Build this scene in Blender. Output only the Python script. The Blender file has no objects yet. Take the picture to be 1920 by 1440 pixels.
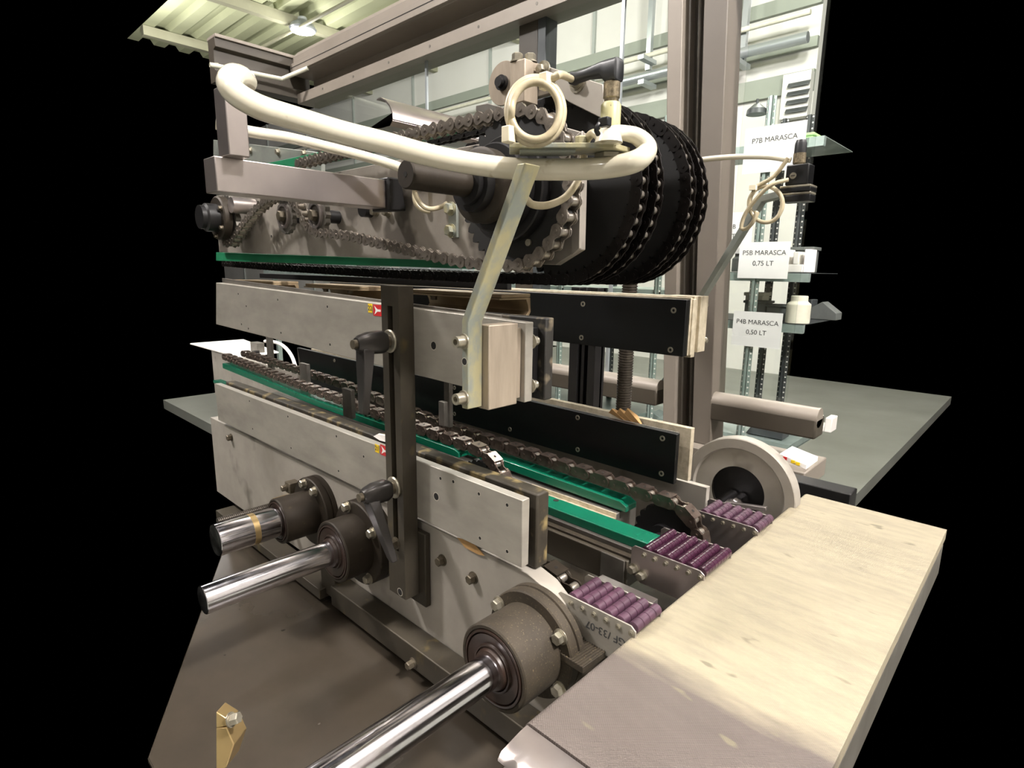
import bpy, bmesh, math, random
from math import sin, cos, pi, radians, atan2, sqrt
from mathutils import Vector, Matrix
random.seed(7)
SC = bpy.context.scene
COL = SC.collection

# ------------------------------------------------------------------ camera
# axes recovered from the vanishing points of the machine rails and shafts
F = 1080.0
def _n(v): return v.normalized()
_vx = _n(Vector((-1160, 232, -F))); _vy = _n(Vector((1040, 200, -F)))
_ax, _ay = -_vx, _vy
_s = _ax.dot(_ay)
_ax, _ay = _n(_ax - _ay*_s/2), _n(_ay - _ax*_s/2)
_ay = _n(_ay - _ax*_ax.dot(_ay))
_az = _ax.cross(_ay)
RM = Matrix((_ax, _ay, _az))            # world = RM @ camera
O = Vector((0, 0, 1.5))
cam_data = bpy.data.cameras.new('camera'); cam = bpy.data.objects.new('camera', cam_data)
COL.objects.link(cam); SC.camera = cam
cam_data.sensor_width = 36.0; cam_data.lens = 36.0*F/1920.0; cam_data.clip_start = 0.02
cam.matrix_world = Matrix.Translation(O) @ RM.to_4x4()

def W(u, v, X=None, Y=None, Z=None, D=None):
    """point of the place seen at photo pixel (u, v) on a known plane or at a known distance"""
    d = RM @ Vector(((u-960)/F, -(v-720)/F, -1.0))
    if X is not None: t = (X-O.x)/d.x
    elif Y is not None: t = (Y-O.y)/d.y
    elif Z is not None: t = (Z-O.z)/d.z
    else: t = D
    return O + d*t

# ------------------------------------------------------------------ world, lights, exposure
world = bpy.data.worlds.new('world'); SC.world = world; world.use_nodes = True
world.node_tree.nodes['Background'].inputs[0].default_value = (0, 0, 0, 1)
world.node_tree.nodes['Background'].inputs[1].default_value = 0.0
SC.view_settings.view_transform = 'Standard'; SC.view_settings.look = 'None'
SC.view_settings.gamma = 1.0; SC.view_settings.use_curve_mapping = False
SC.view_settings.exposure = 0.7
def lamp(x, y, z, power, r=0.3, col=(1, .955, .93)):
    l = bpy.data.lights.new('bay_light', 'POINT'); l.shadow_soft_size = r; l.energy = power; l.color = col
    o = bpy.data.objects.new('bay_light', l); o.location = (x, y, z); COL.objects.link(o); return o
KEY = [(-3.9, -1.9, 5.3, 640), (2.7, 0.7, 5.3, 1180), (1.0, -5.5, 5.3, 90), (-1.6, 0.9, 5.3, 110),
       (-1.8, 5.6, 5.3, 360), (-7.0, 5.6, 5.3, 220), (3.4, 5.6, 5.3, 320), (-12.0, 3.5, 5.0, 110)]
for k in KEY: lamp(k[0], k[1], k[2], k[3], r=0.2)

# ------------------------------------------------------------------ materials
def lin(h):
    h = h.lstrip('#'); c = [int(h[i:i+2], 16)/255 for i in (0, 2, 4)]
    return tuple(x/12.92 if x <= .04045 else ((x+.055)/1.055)**2.4 for x in c) + (1,)
MATS = {}
def mat(name, col, rough=.5, metal=0.0, col2=None, scale=8.0, stretch=(1, 1, 1), mix=(.35, .75), bump=0.0, bscale=60.0,
        emit=None, rough2=None, coat=0.0, spots=None):
    m = bpy.data.materials.new(name); m.use_nodes = True; nt = m.node_tree; b = nt.nodes['Principled BSDF']
    b.inputs['Base Color'].default_value = lin(col); b.inputs['Roughness'].default_value = rough
    b.inputs['Metallic'].default_value = metal; b.inputs['Coat Weight'].default_value = coat
    tc = nt.nodes.new('ShaderNodeTexCoord'); mp = nt.nodes.new('ShaderNodeMapping'); mp.inputs['Scale'].default_value = stretch
    nt.links.new(tc.outputs['Object'], mp.inputs['Vector'])
    out = None
    if col2:
        nz = nt.nodes.new('ShaderNodeTexNoise'); nz.inputs['Scale'].default_value = scale; nz.inputs['Detail'].default_value = 6
        nz.inputs['Roughness'].default_value = .6
        nt.links.new(mp.outputs[0], nz.inputs['Vector'])
        r = nt.nodes.new('ShaderNodeValToRGB'); r.color_ramp.elements[0].position = mix[0]; r.color_ramp.elements[1].position = mix[1]
        r.color_ramp.elements[0].color = lin(col); r.color_ramp.elements[1].color = lin(col2)
        nt.links.new(nz.outputs['Fac'], r.inputs[0]); out = r.outputs[0]
        if rough2 is not None:
            rr = nt.nodes.new('ShaderNodeMapRange'); rr.inputs[1].default_value = .3; rr.inputs[2].default_value = .7
            rr.inputs[3].default_value = rough; rr.inputs[4].default_value = rough2
            nt.links.new(nz.outputs['Fac'], rr.inputs[0]); nt.links.new(rr.outputs[0], b.inputs['Roughness'])
    if spots:
        sc_, colr, lo, hi = spots
        n2 = nt.nodes.new('ShaderNodeTexNoise'); n2.inputs['Scale'].default_value = sc_; n2.inputs['Detail'].default_value = 3
        nt.links.new(mp.outputs[0], n2.inputs['Vector'])
        r2 = nt.nodes.new('ShaderNodeMapRange'); r2.inputs[1].default_value = lo; r2.inputs[2].default_value = hi
        nt.links.new(n2.outputs['Fac'], r2.inputs[0])
        mx = nt.nodes.new('ShaderNodeMix'); mx.data_type = 'RGBA'
        nt.links.new(r2.outputs[0], mx.inputs[0]); mx.inputs[7].default_value = lin(colr)
        if out: nt.links.new(out, mx.inputs[6])
        else: mx.inputs[6].default_value = lin(col)
        out = mx.outputs[2]
    if out: nt.links.new(out, b.inputs['Base Color'])
    if bump:
        n3 = nt.nodes.new('ShaderNodeTexNoise'); n3.inputs['Scale'].default_value = bscale; n3.inputs['Detail'].default_value = 4
        nt.links.new(mp.outputs[0], n3.inputs['Vector'])
        bp = nt.nodes.new('ShaderNodeBump'); bp.inputs['Strength'].default_value = bump; bp.inputs['Distance'].default_value = .002
        nt.links.new(n3.outputs['Fac'], bp.inputs['Height']); nt.links.new(bp.outputs[0], b.inputs['Normal'])
    if emit:
        b.inputs['Emission Color'].default_value = lin(col); b.inputs['Emission Strength'].default_value = emit
    MATS[name] = m; return m
mat('aluminium', '#aea99e', .40, .5, '#8c877e', 5, (1, 1, 2.5), bump=.05, bscale=120, rough2=.55)
mat('aluminium_panel', '#a8a298', .45, .25, '#857f76', 4, bump=.04, bscale=90, rough2=.6, spots=(7, '#6f6a61', .60, .68))
mat('aluminium_upper', '#a8a197', .42, .4, '#827b72', 7, bump=.04, bscale=90, spots=(9, '#645e56', .56, .62))
mat('aluminium_edge', '#c2b8a2', .5, .3, '#9c917a', 60, bump=.2, bscale=300)
mat('brushed_block', '#a39685', .45, .35, '#8b8071', 60, (1, 1, .15), bump=.2, bscale=250)
mat('zinc_light', '#a69f7d', .42, .35, '#8a8f86', 45, (1, 1, .6), mix=(.4, .62), bump=.06, bscale=150)
mat('zinc', '#949890', .42, .45, '#7b807a', 20)
mat('steel_grey', '#75716a', .45, .6, '#55514a', 14)
mat('stainless', '#b8afab', .28, .85, '#8f8884', 3, (1, 1, 1))
mat('chrome', '#e2dfe4', .10, 1.0, '#c9c6c6', 30, (1, 1, 1), mix=(.5, .7), rough2=.2)
mat('stained_bar', '#474136', .55, .4, '#312c24', 9, (1, 1, .5), bump=.1, spots=(30, '#665a38', .62, .8))
mat('cast_dark', '#30281e', .55, .4, '#231d15', 14, bump=.12, bscale=90, spots=(60, '#4b4130', .66, .8))
mat('cast_dusty', '#3a3226', .7, .2, '#29231a', 18, bump=.2, bscale=150, spots=(420, '#77684c', .62, .8))
mat('rubber_seal', '#33231c', .4, .1, '#22170f', 20)
mat('black_steel', '#1c1b1b', .4, .3, '#141212', 10)
mat('black_disc', '#151412', .6, .2, '#0f0e0c', 8)
mat('black_plastic', '#050607', .35, 0, '#040405', 6)
mat('plug_rubber', '#141618', .4, 0)
mat('chain_steel', '#958d83', .32, .7, '#645c54', 60)
mat('lever_grey', '#3f3c3a', .32, .5, '#312f2d', 20)
mat('hole_rim', '#d2cdc0', .3, .6)
mat('chain_dark', '#1a1512', .38, .5, '#100d0b', 40)
mat('chain_brown', '#85766c', .26, .8, '#4e413a', 60)
mat('roller_steel', '#b4aca0', .28, .8)
mat('bolt_steel', '#aaa493', .33, .7, '#7d776a', 60)
mat('bolt_dull', '#6f6657', .42, .6, '#4b4438', 60)
mat('green_rail', '#257a54', .38, 0, '#1d6345', 8)
mat('green_wet', '#0a6349', .22, 0, '#08563f', 6, coat=.3)
mat('wear_strip', '#3b352a', .6, .1, '#1f1b14', 25, bump=.3, spots=(30, '#84744e', .54, .68))
mat('wear_black', '#25231f', .6, .1, '#161412', 20, bump=.2, spots=(26, '#7d715c', .55, .7))
mat('hose', '#d8d2bf', .16, 0, '#cec6b0', 10, coat=.6, spots=(45, '#a08d68', .68, .8))
mat('cable', '#b9ae92', .38, 0, '#9e9175', 60)
mat('tie', '#e6dcc0', .4)
mat('sensor_body', '#a9a479', .42, 0, '#8f8a60', 20, spots=(120, '#4b4634', .66, .7))
mat('brass', '#b9a070', .3, .8)
mat('knurl', '#9c9078', .35, .8, '#5c5344', 300)
mat('purple', '#3a1a2d', .25, 0, '#2c1422', 15, coat=.3)
mat('purple_dusty', '#4c3040', .5, 0, '#2f1a28', 40)
mat('grey_paint', '#625b52', .5, 0, '#59524a', 3)
mat('grey_paint_dark', '#3f392f', .5, 0, '#363028', 4)
mat('frame_beige', '#837b71', .48, 0.1, '#787066', 3)
mat('wall_cream', '#cfcec8', .8, 0, '#c5c4bd', 1)
mat('wall_band', '#8e9489', .8, 0, '#858b80', 1)
mat('wall_shade', '#8d8a84', .8)
mat('wall_joint', '#9aa09a', .8)
mat('ceiling_green', '#b0b592', .8, 0, '#a6ab88', 1)
mat('ceiling_pale', '#c9c5c0', .8)
mat('purlin', '#94947c', .7, 0, '#86866e', 2)
mat('pipe', '#aab0b2', .35, .6)
mat('floor_grey', '#74766f', .4, 0, '#65675f', 2)
mat('pan', '#3b352d', .18, 0, '#2f2a23', 4, spots=(30, '#191612', .74, .78), rough2=.28)
mat('paper', '#e6e5e3', .7)
mat('ink', '#3a3a3a', .7)
mat('yellow', '#e8c41e', .5)
mat('red', '#c3272b', .45)
mat('white', '#ece8e2', .6)
mat('shelf_galv', '#a4b3ad', .38, .5, '#86968f', 6)
mat('shelf_dark', '#4c5050', .5, .3, '#33373a', 6)
mat('crate_grey', '#5e625f', .6, 0, '#474b48', 8)
mat('box_light', '#cfcdbb', .7, 0, '#b9b7a4', 8)
mat('lime', '#a9d48f', .6)
mat('cardboard', '#b08a58', .8, 0, '#8c6c42', 20)
mat('hole', '#14110d', .9)
mat('brown_carrier', '#a08c6e', .42, .3, '#7a6850', 12)
mat('thread_black', '#453f38', .35, .6)
mat('lamp_face', '#fff4e2', .5, emit=18)
def glass_mat():
    m = bpy.data.materials.new('glass'); m.use_nodes = True; nt = m.node_tree
    for n in list(nt.nodes): nt.nodes.remove(n)
    o = nt.nodes.new('ShaderNodeOutputMaterial'); t = nt.nodes.new('ShaderNodeBsdfTransparent'); g = nt.nodes.new('ShaderNodeBsdfGlossy')
    t.inputs[0].default_value = (.95, .97, .955, 1); g.inputs['Roughness'].default_value = .03; g.inputs[0].default_value = (.9, .95, .93, 1)
    f0 = nt.nodes.new('ShaderNodeLayerWeight'); f0.inputs[0].default_value = .5
    f1 = nt.nodes.new('ShaderNodeMath'); f1.operation = 'POWER'; nt.links.new(f0.outputs['Facing'], f1.inputs[0]); f1.inputs[1].default_value = 5
    f = nt.nodes.new('ShaderNodeMath'); f.operation = 'MULTIPLY_ADD'; nt.links.new(f1.outputs[0], f.inputs[0]); f.inputs[1].default_value = .8; f.inputs[2].default_value = .04
    x = nt.nodes.new('ShaderNodeMixShader'); nt.links.new(f.outputs[0], x.inputs[0]); nt.links.new(t.outputs[0], x.inputs[1])
    nt.links.new(g.outputs[0], x.inputs[2]); nt.links.new(x.outputs[0], o.inputs[0]); MATS['glass'] = m
glass_mat()
def belt_mat():
    m = bpy.data.materials.new('belt'); m.use_nodes = True; nt = m.node_tree; b = nt.nodes['Principled BSDF']; L = nt.links
    b.inputs['Roughness'].default_value = .55
    tc = nt.nodes.new('ShaderNodeTexCoord'); sp = nt.nodes.new('ShaderNodeSeparateXYZ'); L.new(tc.outputs['Object'], sp.inputs[0])
    mp = nt.nodes.new('ShaderNodeMapping'); mp.inputs['Scale'].default_value = (.2, 1, 1); L.new(tc.outputs['Object'], mp.inputs[0])
    n1 = nt.nodes.new('ShaderNodeTexNoise'); n1.inputs['Scale'].default_value = 60; n1.inputs['Detail'].default_value = 5; L.new(mp.outputs[0], n1.inputs[0])
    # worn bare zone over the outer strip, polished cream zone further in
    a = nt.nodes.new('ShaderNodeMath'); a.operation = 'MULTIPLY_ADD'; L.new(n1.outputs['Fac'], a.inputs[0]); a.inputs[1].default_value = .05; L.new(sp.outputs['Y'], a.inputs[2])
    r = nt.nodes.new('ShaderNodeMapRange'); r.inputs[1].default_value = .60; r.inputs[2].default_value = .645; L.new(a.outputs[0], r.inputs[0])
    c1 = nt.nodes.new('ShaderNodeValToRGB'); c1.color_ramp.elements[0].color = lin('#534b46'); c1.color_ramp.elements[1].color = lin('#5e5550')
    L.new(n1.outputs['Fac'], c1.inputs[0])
    n2 = nt.nodes.new('ShaderNodeTexNoise'); n2.inputs['Scale'].default_value = 90; n2.inputs['Detail'].default_value = 8; L.new(mp.outputs[0], n2.inputs[0])
    c2 = nt.nodes.new('ShaderNodeValToRGB'); c2.color_ramp.elements[0].position = .3; c2.color_ramp.elements[1].position = .62
    c2.color_ramp.elements[0].color = lin('#867e6c'); c2.color_ramp.elements[1].color = lin('#948b75'); L.new(n2.outputs['Fac'], c2.inputs[0])
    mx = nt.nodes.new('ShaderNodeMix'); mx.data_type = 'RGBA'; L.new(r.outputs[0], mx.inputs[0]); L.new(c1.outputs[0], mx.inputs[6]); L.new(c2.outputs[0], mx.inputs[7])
    n3 = nt.nodes.new('ShaderNodeTexNoise'); n3.inputs['Scale'].default_value = 38; n3.inputs['Detail'].default_value = 2
    mp3 = nt.nodes.new('ShaderNodeMapping'); mp3.inputs['Scale'].default_value = (.45, 1, 1); L.new(tc.outputs['Object'], mp3.inputs[0]); L.new(mp3.outputs[0], n3.inputs[0])
    r3 = nt.nodes.new('ShaderNodeMapRange'); r3.inputs[1].default_value = .70; r3.inputs[2].default_value = .76; L.new(n3.outputs['Fac'], r3.inputs[0])
    m3 = nt.nodes.new('ShaderNodeMix'); m3.data_type = 'RGBA'; L.new(r3.outputs[0], m3.inputs[0]); L.new(mx.outputs[2], m3.inputs[6]); m3.inputs[7].default_value = lin('#6d6655')
    L.new(m3.outputs[2], b.inputs['Base Color'])
    # woven surface
    wv = []
    for ax_ in ('X', 'Y'):
        q = nt.nodes.new('ShaderNodeMath'); q.operation = 'MULTIPLY'; L.new(sp.outputs[ax_], q.inputs[0]); q.inputs[1].default_value = 2*pi/.0032
        s_ = nt.nodes.new('ShaderNodeMath'); s_.operation = 'SINE'; L.new(q.outputs[0], s_.inputs[0]); wv.append(s_)
    mm = nt.nodes.new('ShaderNodeMath'); mm.operation = 'MULTIPLY'; L.new(wv[0].outputs[0], mm.inputs[0]); L.new(wv[1].outputs[0], mm.inputs[1])
    bp = nt.nodes.new('ShaderNodeBump'); bp.inputs['Strength'].default_value = .5; bp.inputs['Distance'].default_value = .0006
    L.new(mm.outputs[0], bp.inputs['Height']); L.new(bp.outputs[0], b.inputs['Normal']); MATS['belt'] = m
belt_mat()

# ------------------------------------------------------------------ mesh helpers
class MB:
    def __init__(s): s.v = []; s.f = []; s.mi = []; s.cur = 0
    def use(s, k): s.cur = k; return s
    def add(s, vs, fs):
        o = len(s.v); s.v += [Vector(x) for x in vs]; s.f += [tuple(i+o for i in f) for f in fs]; s.mi += [s.cur]*len(fs); return s
    def box(s, x0, x1, y0, y1, z0, z1):
        vs = [(x, y, z) for x in (x0, x1) for y in (y0, y1) for z in (z0, z1)]
        return s.add(vs, [(0, 1, 3, 2), (4, 6, 7, 5), (0, 4, 5, 1), (2, 3, 7, 6), (0, 2, 6, 4), (1, 5, 7, 3)])
    def prism(s, poly, d):
        n = len(poly); d = Vector(d); a = [Vector(p) for p in poly]
        return s.add(a+[p+d for p in a], [tuple(range(n))[::-1], tuple(range(n, 2*n))]+[(i, (i+1) % n, n+(i+1) % n, n+i) for i in range(n)])
    def rings(s, rings, cap=True):
        n = len(rings[0]); vs = [p for r in rings for p in r]; fs = []
        for k in range(len(rings)-1):
            for i in range(n):
                j = (i+1) % n; fs.append((k*n+i, k*n+j, (k+1)*n+j, (k+1)*n+i))
        if cap: fs += [tuple(range(n))[::-1], tuple(range((len(rings)-1)*n, len(rings)*n))]
        return s.add(vs, fs)
    def lathe(s, p, d, prof, seg=32, ref=None, cap=True):
        p = Vector(p); d = Vector(d).normalized(); a = d.orthogonal().normalized() if ref is None else Vector(ref).normalized(); b = d.cross(a)
        return s.rings([[p+d*t+(a*cos(2*pi*i/seg)+b*sin(2*pi*i/seg))*r for i in range(seg)] for t, r in prof], cap)
    def cyl(s, p0, p1, r, seg=24, r1=None):
        p0 = Vector(p0); p1 = Vector(p1); return s.lathe(p0, p1-p0, [(0, r), ((p1-p0).length, r if r1 is None else r1)], seg)
    def ring(s, p, d, ro, ri, th, seg=48):
        return s.lathe(p, d, [(0, ri), (0, ro), (th, ro), (th, ri), (0, ri)], seg, cap=False)
    def tube(s, pts, r, seg=12, closed=False):
        pts = [Vector(p) for p in pts]; n = len(pts); rg = []; up = None
        for i in range(n):
            t = (pts[min(i+1, n-1)]-pts[max(i-1, 0)]).normalized()
            up = t.orthogonal().normalized() if up is None else (up-t*up.dot(t)).normalized()
            b = t.cross(up); rr = r[i] if isinstance(r, (list, tuple)) else r
            rg.append([pts[i]+(up*cos(2*pi*k/seg)+b*sin(2*pi*k/seg))*rr for k in range(seg)])
        return s.rings(rg)
    def build(s, name, m, parent=None, bevel=0.0, smooth=None, label=None):
        me = bpy.data.meshes.new(name); me.from_pydata([tuple(x) for x in s.v], [], s.f); me.update()
        ml = m if isinstance(m, (list, tuple)) else [m]
        for q in ml: me.materials.append(MATS[q])
        if len(ml) > 1: me.polygons.foreach_set('material_index', s.mi)
        bm = bmesh.new(); bm.from_mesh(me); bmesh.ops.recalc_face_normals(bm, faces=bm.faces); bm.to_mesh(me); bm.free()
        o = bpy.data.objects.new(name, me); COL.objects.link(o)
        if parent is not None:
            o.parent = parent; o.location = -abs_loc(parent)
        if bevel:
            b = o.modifiers.new('bevel', 'BEVEL'); b.width = bevel; b.segments = 2; b.limit_method = 'ANGLE'; b.angle_limit = radians(40)
        if smooth is not False:
            for p in me.polygons: p.use_smooth = True
            try: me.set_sharp_from_angle(angle=radians(35))
            except Exception: pass
        if label: o['label'] = label
        return o
def abs_loc(o):
    v = Vector((0, 0, 0))
    while o is not None: v += o.location; o = o.parent
    return v
def thing(name, label, cat, loc=(0, 0, 0), group=None):
    o = bpy.data.objects.new(name, None); COL.objects.link(o); o.location = loc; o.empty_display_size = .02
    return tag(o, label, cat, group)
def tag(o, label, cat, group=None):
    o['label'] = label; o['category'] = cat
    if group: o['group'] = group
    return o
def struct(o): o['kind'] = 'structure'; return o
def spline(pts, n=10):
    pts = [Vector(p) for p in pts]; q = [pts[0]*2-pts[1]]+pts+[pts[-1]*2-pts[-2]]; out = []
    for i in range(1, len(q)-2):
        for k in range(n):
            t = k/n; p0, p1, p2, p3 = q[i-1:i+3]
            out.append(.5*((2*p1)+(-p0+p2)*t+(2*p0-5*p1+4*p2-p3)*t*t+(-p0+3*p1-3*p2+p3)*t**3))
    return out+[pts[-1]]
def hexbolt(mb, p, d, r=.0075, h=.006, washer=True):
    p = Vector(p); d = Vector(d).normalized()
    if washer: mb.lathe(p, d, [(0, r*1.28), (.0015, r*1.28)], 24); mb.lathe(p+d*.0015, d, [(0, r*1.08), (.0012, r*1.08)], 24); p = p+d*.0027
    mb.lathe(p, d, [(0, r), (h*.85, r), (h, r*.86)], 6)
def capscrew(mb, p, d, r=.0065, h=.008):
    p = Vector(p); d = Vector(d).normalized()
    mb.lathe(p, d, [(0, r*1.35), (.002, r*1.35)], 24)
    mb.lathe(p+d*.002, d, [(0, r), (h, r), (h, r*.55), (h*.5, r*.5)], 24)
def part_bolt(p, d, parent, m='bolt_steel', r=.0075, h=.006, name='hex_bolt', **k):
    b = MB(); hexbolt(b, p, d, r, h, **k); return b.build(name, m, parent, smooth=False)
def holes(parent, pts, d, r=.0028, name='screw_hole'):
    for p in pts:
        b = MB(); p = Vector(p); dd = Vector(d).normalized()
        b.lathe(p-dd*.0004, dd, [(0, r), (.0007, r)], 16); b.use(1); b.lathe(p-dd*.0004, dd, [(.0, r*1.22), (.0006, r*1.22)], 16); b.build(name, ['hole', 'hole_rim'], parent)
def text(parent, body, p, xdir, ydir, size, m='ink', name='lettering'):
    cu = bpy.data.curves.new(name, 'FONT'); cu.body = body; cu.size = size; cu.align_x = 'CENTER'; cu.align_y = 'CENTER'; cu.extrude = .0002
    t = bpy.data.objects.new(name, cu); COL.objects.link(t); bpy.context.view_layer.update()
    me = bpy.data.meshes.new_from_object(t.evaluated_get(bpy.context.evaluated_depsgraph_get())); bpy.data.objects.remove(t)
    x = Vector(xdir).normalized(); y = Vector(ydir).normalized(); z = x.cross(y); M = Matrix((x, y, z)).transposed().to_4x4(); M.translation = Vector(p)
    me.transform(M); me.materials.clear(); me.materials.append(MATS[m]); o = bpy.data.objects.new(name, me); COL.objects.link(o)
    o.parent = parent; o.location = -abs_loc(parent); return o

# ------------------------------------------------------------------ hall (setting)
def setting():
    # back wall of the hall, parallel with the machine, and its bands
    x0, x1 = W(404, 300, Y=9).x, W(1512, 300, Y=9).x
    struct(MB().box(x0, x1, 9, 9.15, 0, 6).build('wall_back', 'wall_cream', smooth=False))
    n = 1
    for (va, vb) in ((157, 193), (101, 119), (20, 46)):
        za, zb = W(1400, va, Y=9).z, W(1400, vb, Y=9).z
        struct(MB().box(x0, x1, 8.93, 9.0, zb, za).build('trim_%d' % n, 'wall_band', smooth=False)); n += 1
    b = MB(); x = x1-1.1
    while x > x0: b.box(x-.05, x, 8.95, 9.0, 0, 6); x -= 2.6
    struct(b.build('trim_%d' % n, 'wall_joint', smooth=False)); n += 1
    # ceiling deck: trapezoid ribs along X
    cx0, cx1, cy0, cy1 = -14.6, -.5, 3.9, 9.0
    b = MB(); y = cy0; poly = []
    while y < cy1: poly += [(cx0, y, 6.0), (cx0, y+.20, 6.0), (cx0, y+.26, 6.09), (cx0, y+.42, 6.09), (cx0, y+.48, 6.0)]; y += .48
    vs = poly+[(cx1, p[1], p[2]) for p in poly]; m = len(poly)
    b.add(vs, [(i, i+1, m+i+1, m+i) for i in range(m-1)]); struct(b.build('ceiling', 'ceiling_green', smooth=False))
    for x in (-8.4, -11.0, -13.6):
        struct(MB().box(x-.07, x+.07, cy0, cy1, 5.82, 5.99).build('trim_%d' % n, 'purlin', smooth=False)); n += 1
    struct(MB().box(-7.2, -.85, 1.9, 9, -.1, 0).build('floor', 'floor_grey', smooth=False))
    # the hall behind the photographer
    struct(MB().box(-9, 7, -9, -.3, 6.0, 6.1).build('ceiling', 'ceiling_pale', smooth=False))
    struct(MB().box(.6, 7, -.3, 9, 6.0, 6.1).build('ceiling', 'ceiling_pale', smooth=False))
    struct(MB().box(-9, 7, -9, -.6, -.1, 0).build('floor', 'floor_grey', smooth=False))
    struct(MB().box(.6, 7, -.6, 9, -.1, 0).build('floor', 'floor_grey', smooth=False))
    struct(MB().box(7, 7.1, -9, 9, 0, 6).build('wall_right', 'wall_shade', smooth=False))
    struct(MB().box(-9, 7, -9.1, -9, 0, 6).build('wall_front', 'wall_shade', smooth=False))
setting()
def hall_things():
    p = W(568, 58, Z=5.7)
    t = thing('ceiling_lamp', 'glowing round high-bay lamp under the corrugated ceiling', 'lamp', p)
    MB().lathe(p, (0, 0, 1), [(0, .22), (.03, .24), (.1, .2), (.18, .08), (.22, .08)], 32).build('lamp_housing', 'pipe', t)
    MB().lathe(p-Vector((0, 0, .012)), (0, 0, 1), [(0, .2), (.01, .2)], 32).build('lamp_diffuser', 'lamp_face', t)
    lamp(p.x, p.y, p.z-.35, 50, .2)
    b = MB(); a, c = W(460, 105, Z=5.7), W(668, -6, Z=5.7); d = (c-a).normalized(); b.cyl(a-d*.6, c+d*.6, .03, 10)
    tag(b.build('conduit', 'purlin'), 'pale conduit running under the ceiling deck past the glowing lamp', 'pipe')
    # pipes and conduits on the back wall
    for (a, c, r, lab, m) in (((1165, 113), (1500, 33), .035, 'thin beige conduit, upper of the two crossing the far wall', 'box_light'),
                              ((1160, 152), (1500, 78), .07, 'thick silver pipe, lower of the two crossing the far wall', 'pipe')):
        q = W(*a, Y=8.6); e = W(*c, Y=8.6); z = (q.z+e.z)/2
        xx0, xx1 = W(430, 300, Y=8.6).x, W(1512, 100, Y=8.6).x
        tag(MB().cyl((xx0, 8.6, z), (xx1, 8.6, z), r, 16).build('wall_pipe', m), lab, 'pipe')
    t = thing('pipe_hanger', 'grey strut hanger holding the two pipes left of the tall post', 'bracket', W(1222, 120, Y=8.7))
    q = W(1222, 20, Y=8.7); MB().box(q.x-.04, q.x+.04, 8.66, 8.74, W(1222, 130, Y=8.7).z, 6).build('strut', 'pipe', t)
    for v in (100, 146):
        q = W(1218, v, Y=8.6); MB().box(q.x-.05, q.x+.05, 8.35, 8.74, q.z-.14, q.z-.08).build('arm', 'pipe', t)
    t = thing('pipe_hanger', 'grey strut hanger holding the two pipes right of the tall post', 'bracket', W(1400, 60, Y=8.7))
    q = W(1400, 20, Y=8.7); MB().box(q.x-.04, q.x+.04, 8.66, 8.74, W(1398, 125, Y=8.7).z, 6).build('strut', 'pipe', t)
    q = W(1394, 112, Y=8.6); MB().box(q.x-.05, q.x+.05, 8.35, 8.74, q.z-.1, q.z-.04).build('arm', 'pipe', t)
    # louvre
    a = W(1468, 140, Y=8.8); c = W(1512, 216, Y=8.8)
    t = thing('louvre_vent', 'dark louvred vent grille in a cream frame on the far wall', 'vent', (a.x, 8.8, c.z))
    MB().box(a.x, c.x, 8.82, 8.95, c.z, a.z).build('frame', 'wall_cream', t)
    b = MB(); z = c.z+.06
    while z < a.z-.1: b.prism([(a.x+.08, 8.78, z), (a.x+.08, 8.83, z+.06), (a.x+.08, 8.83, z+.075), (a.x+.08, 8.78, z+.015)], (c.x-a.x-.08, 0, 0)); z += .11
    b.build('louvre', 'shelf_dark', t)
hall_things()

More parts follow.
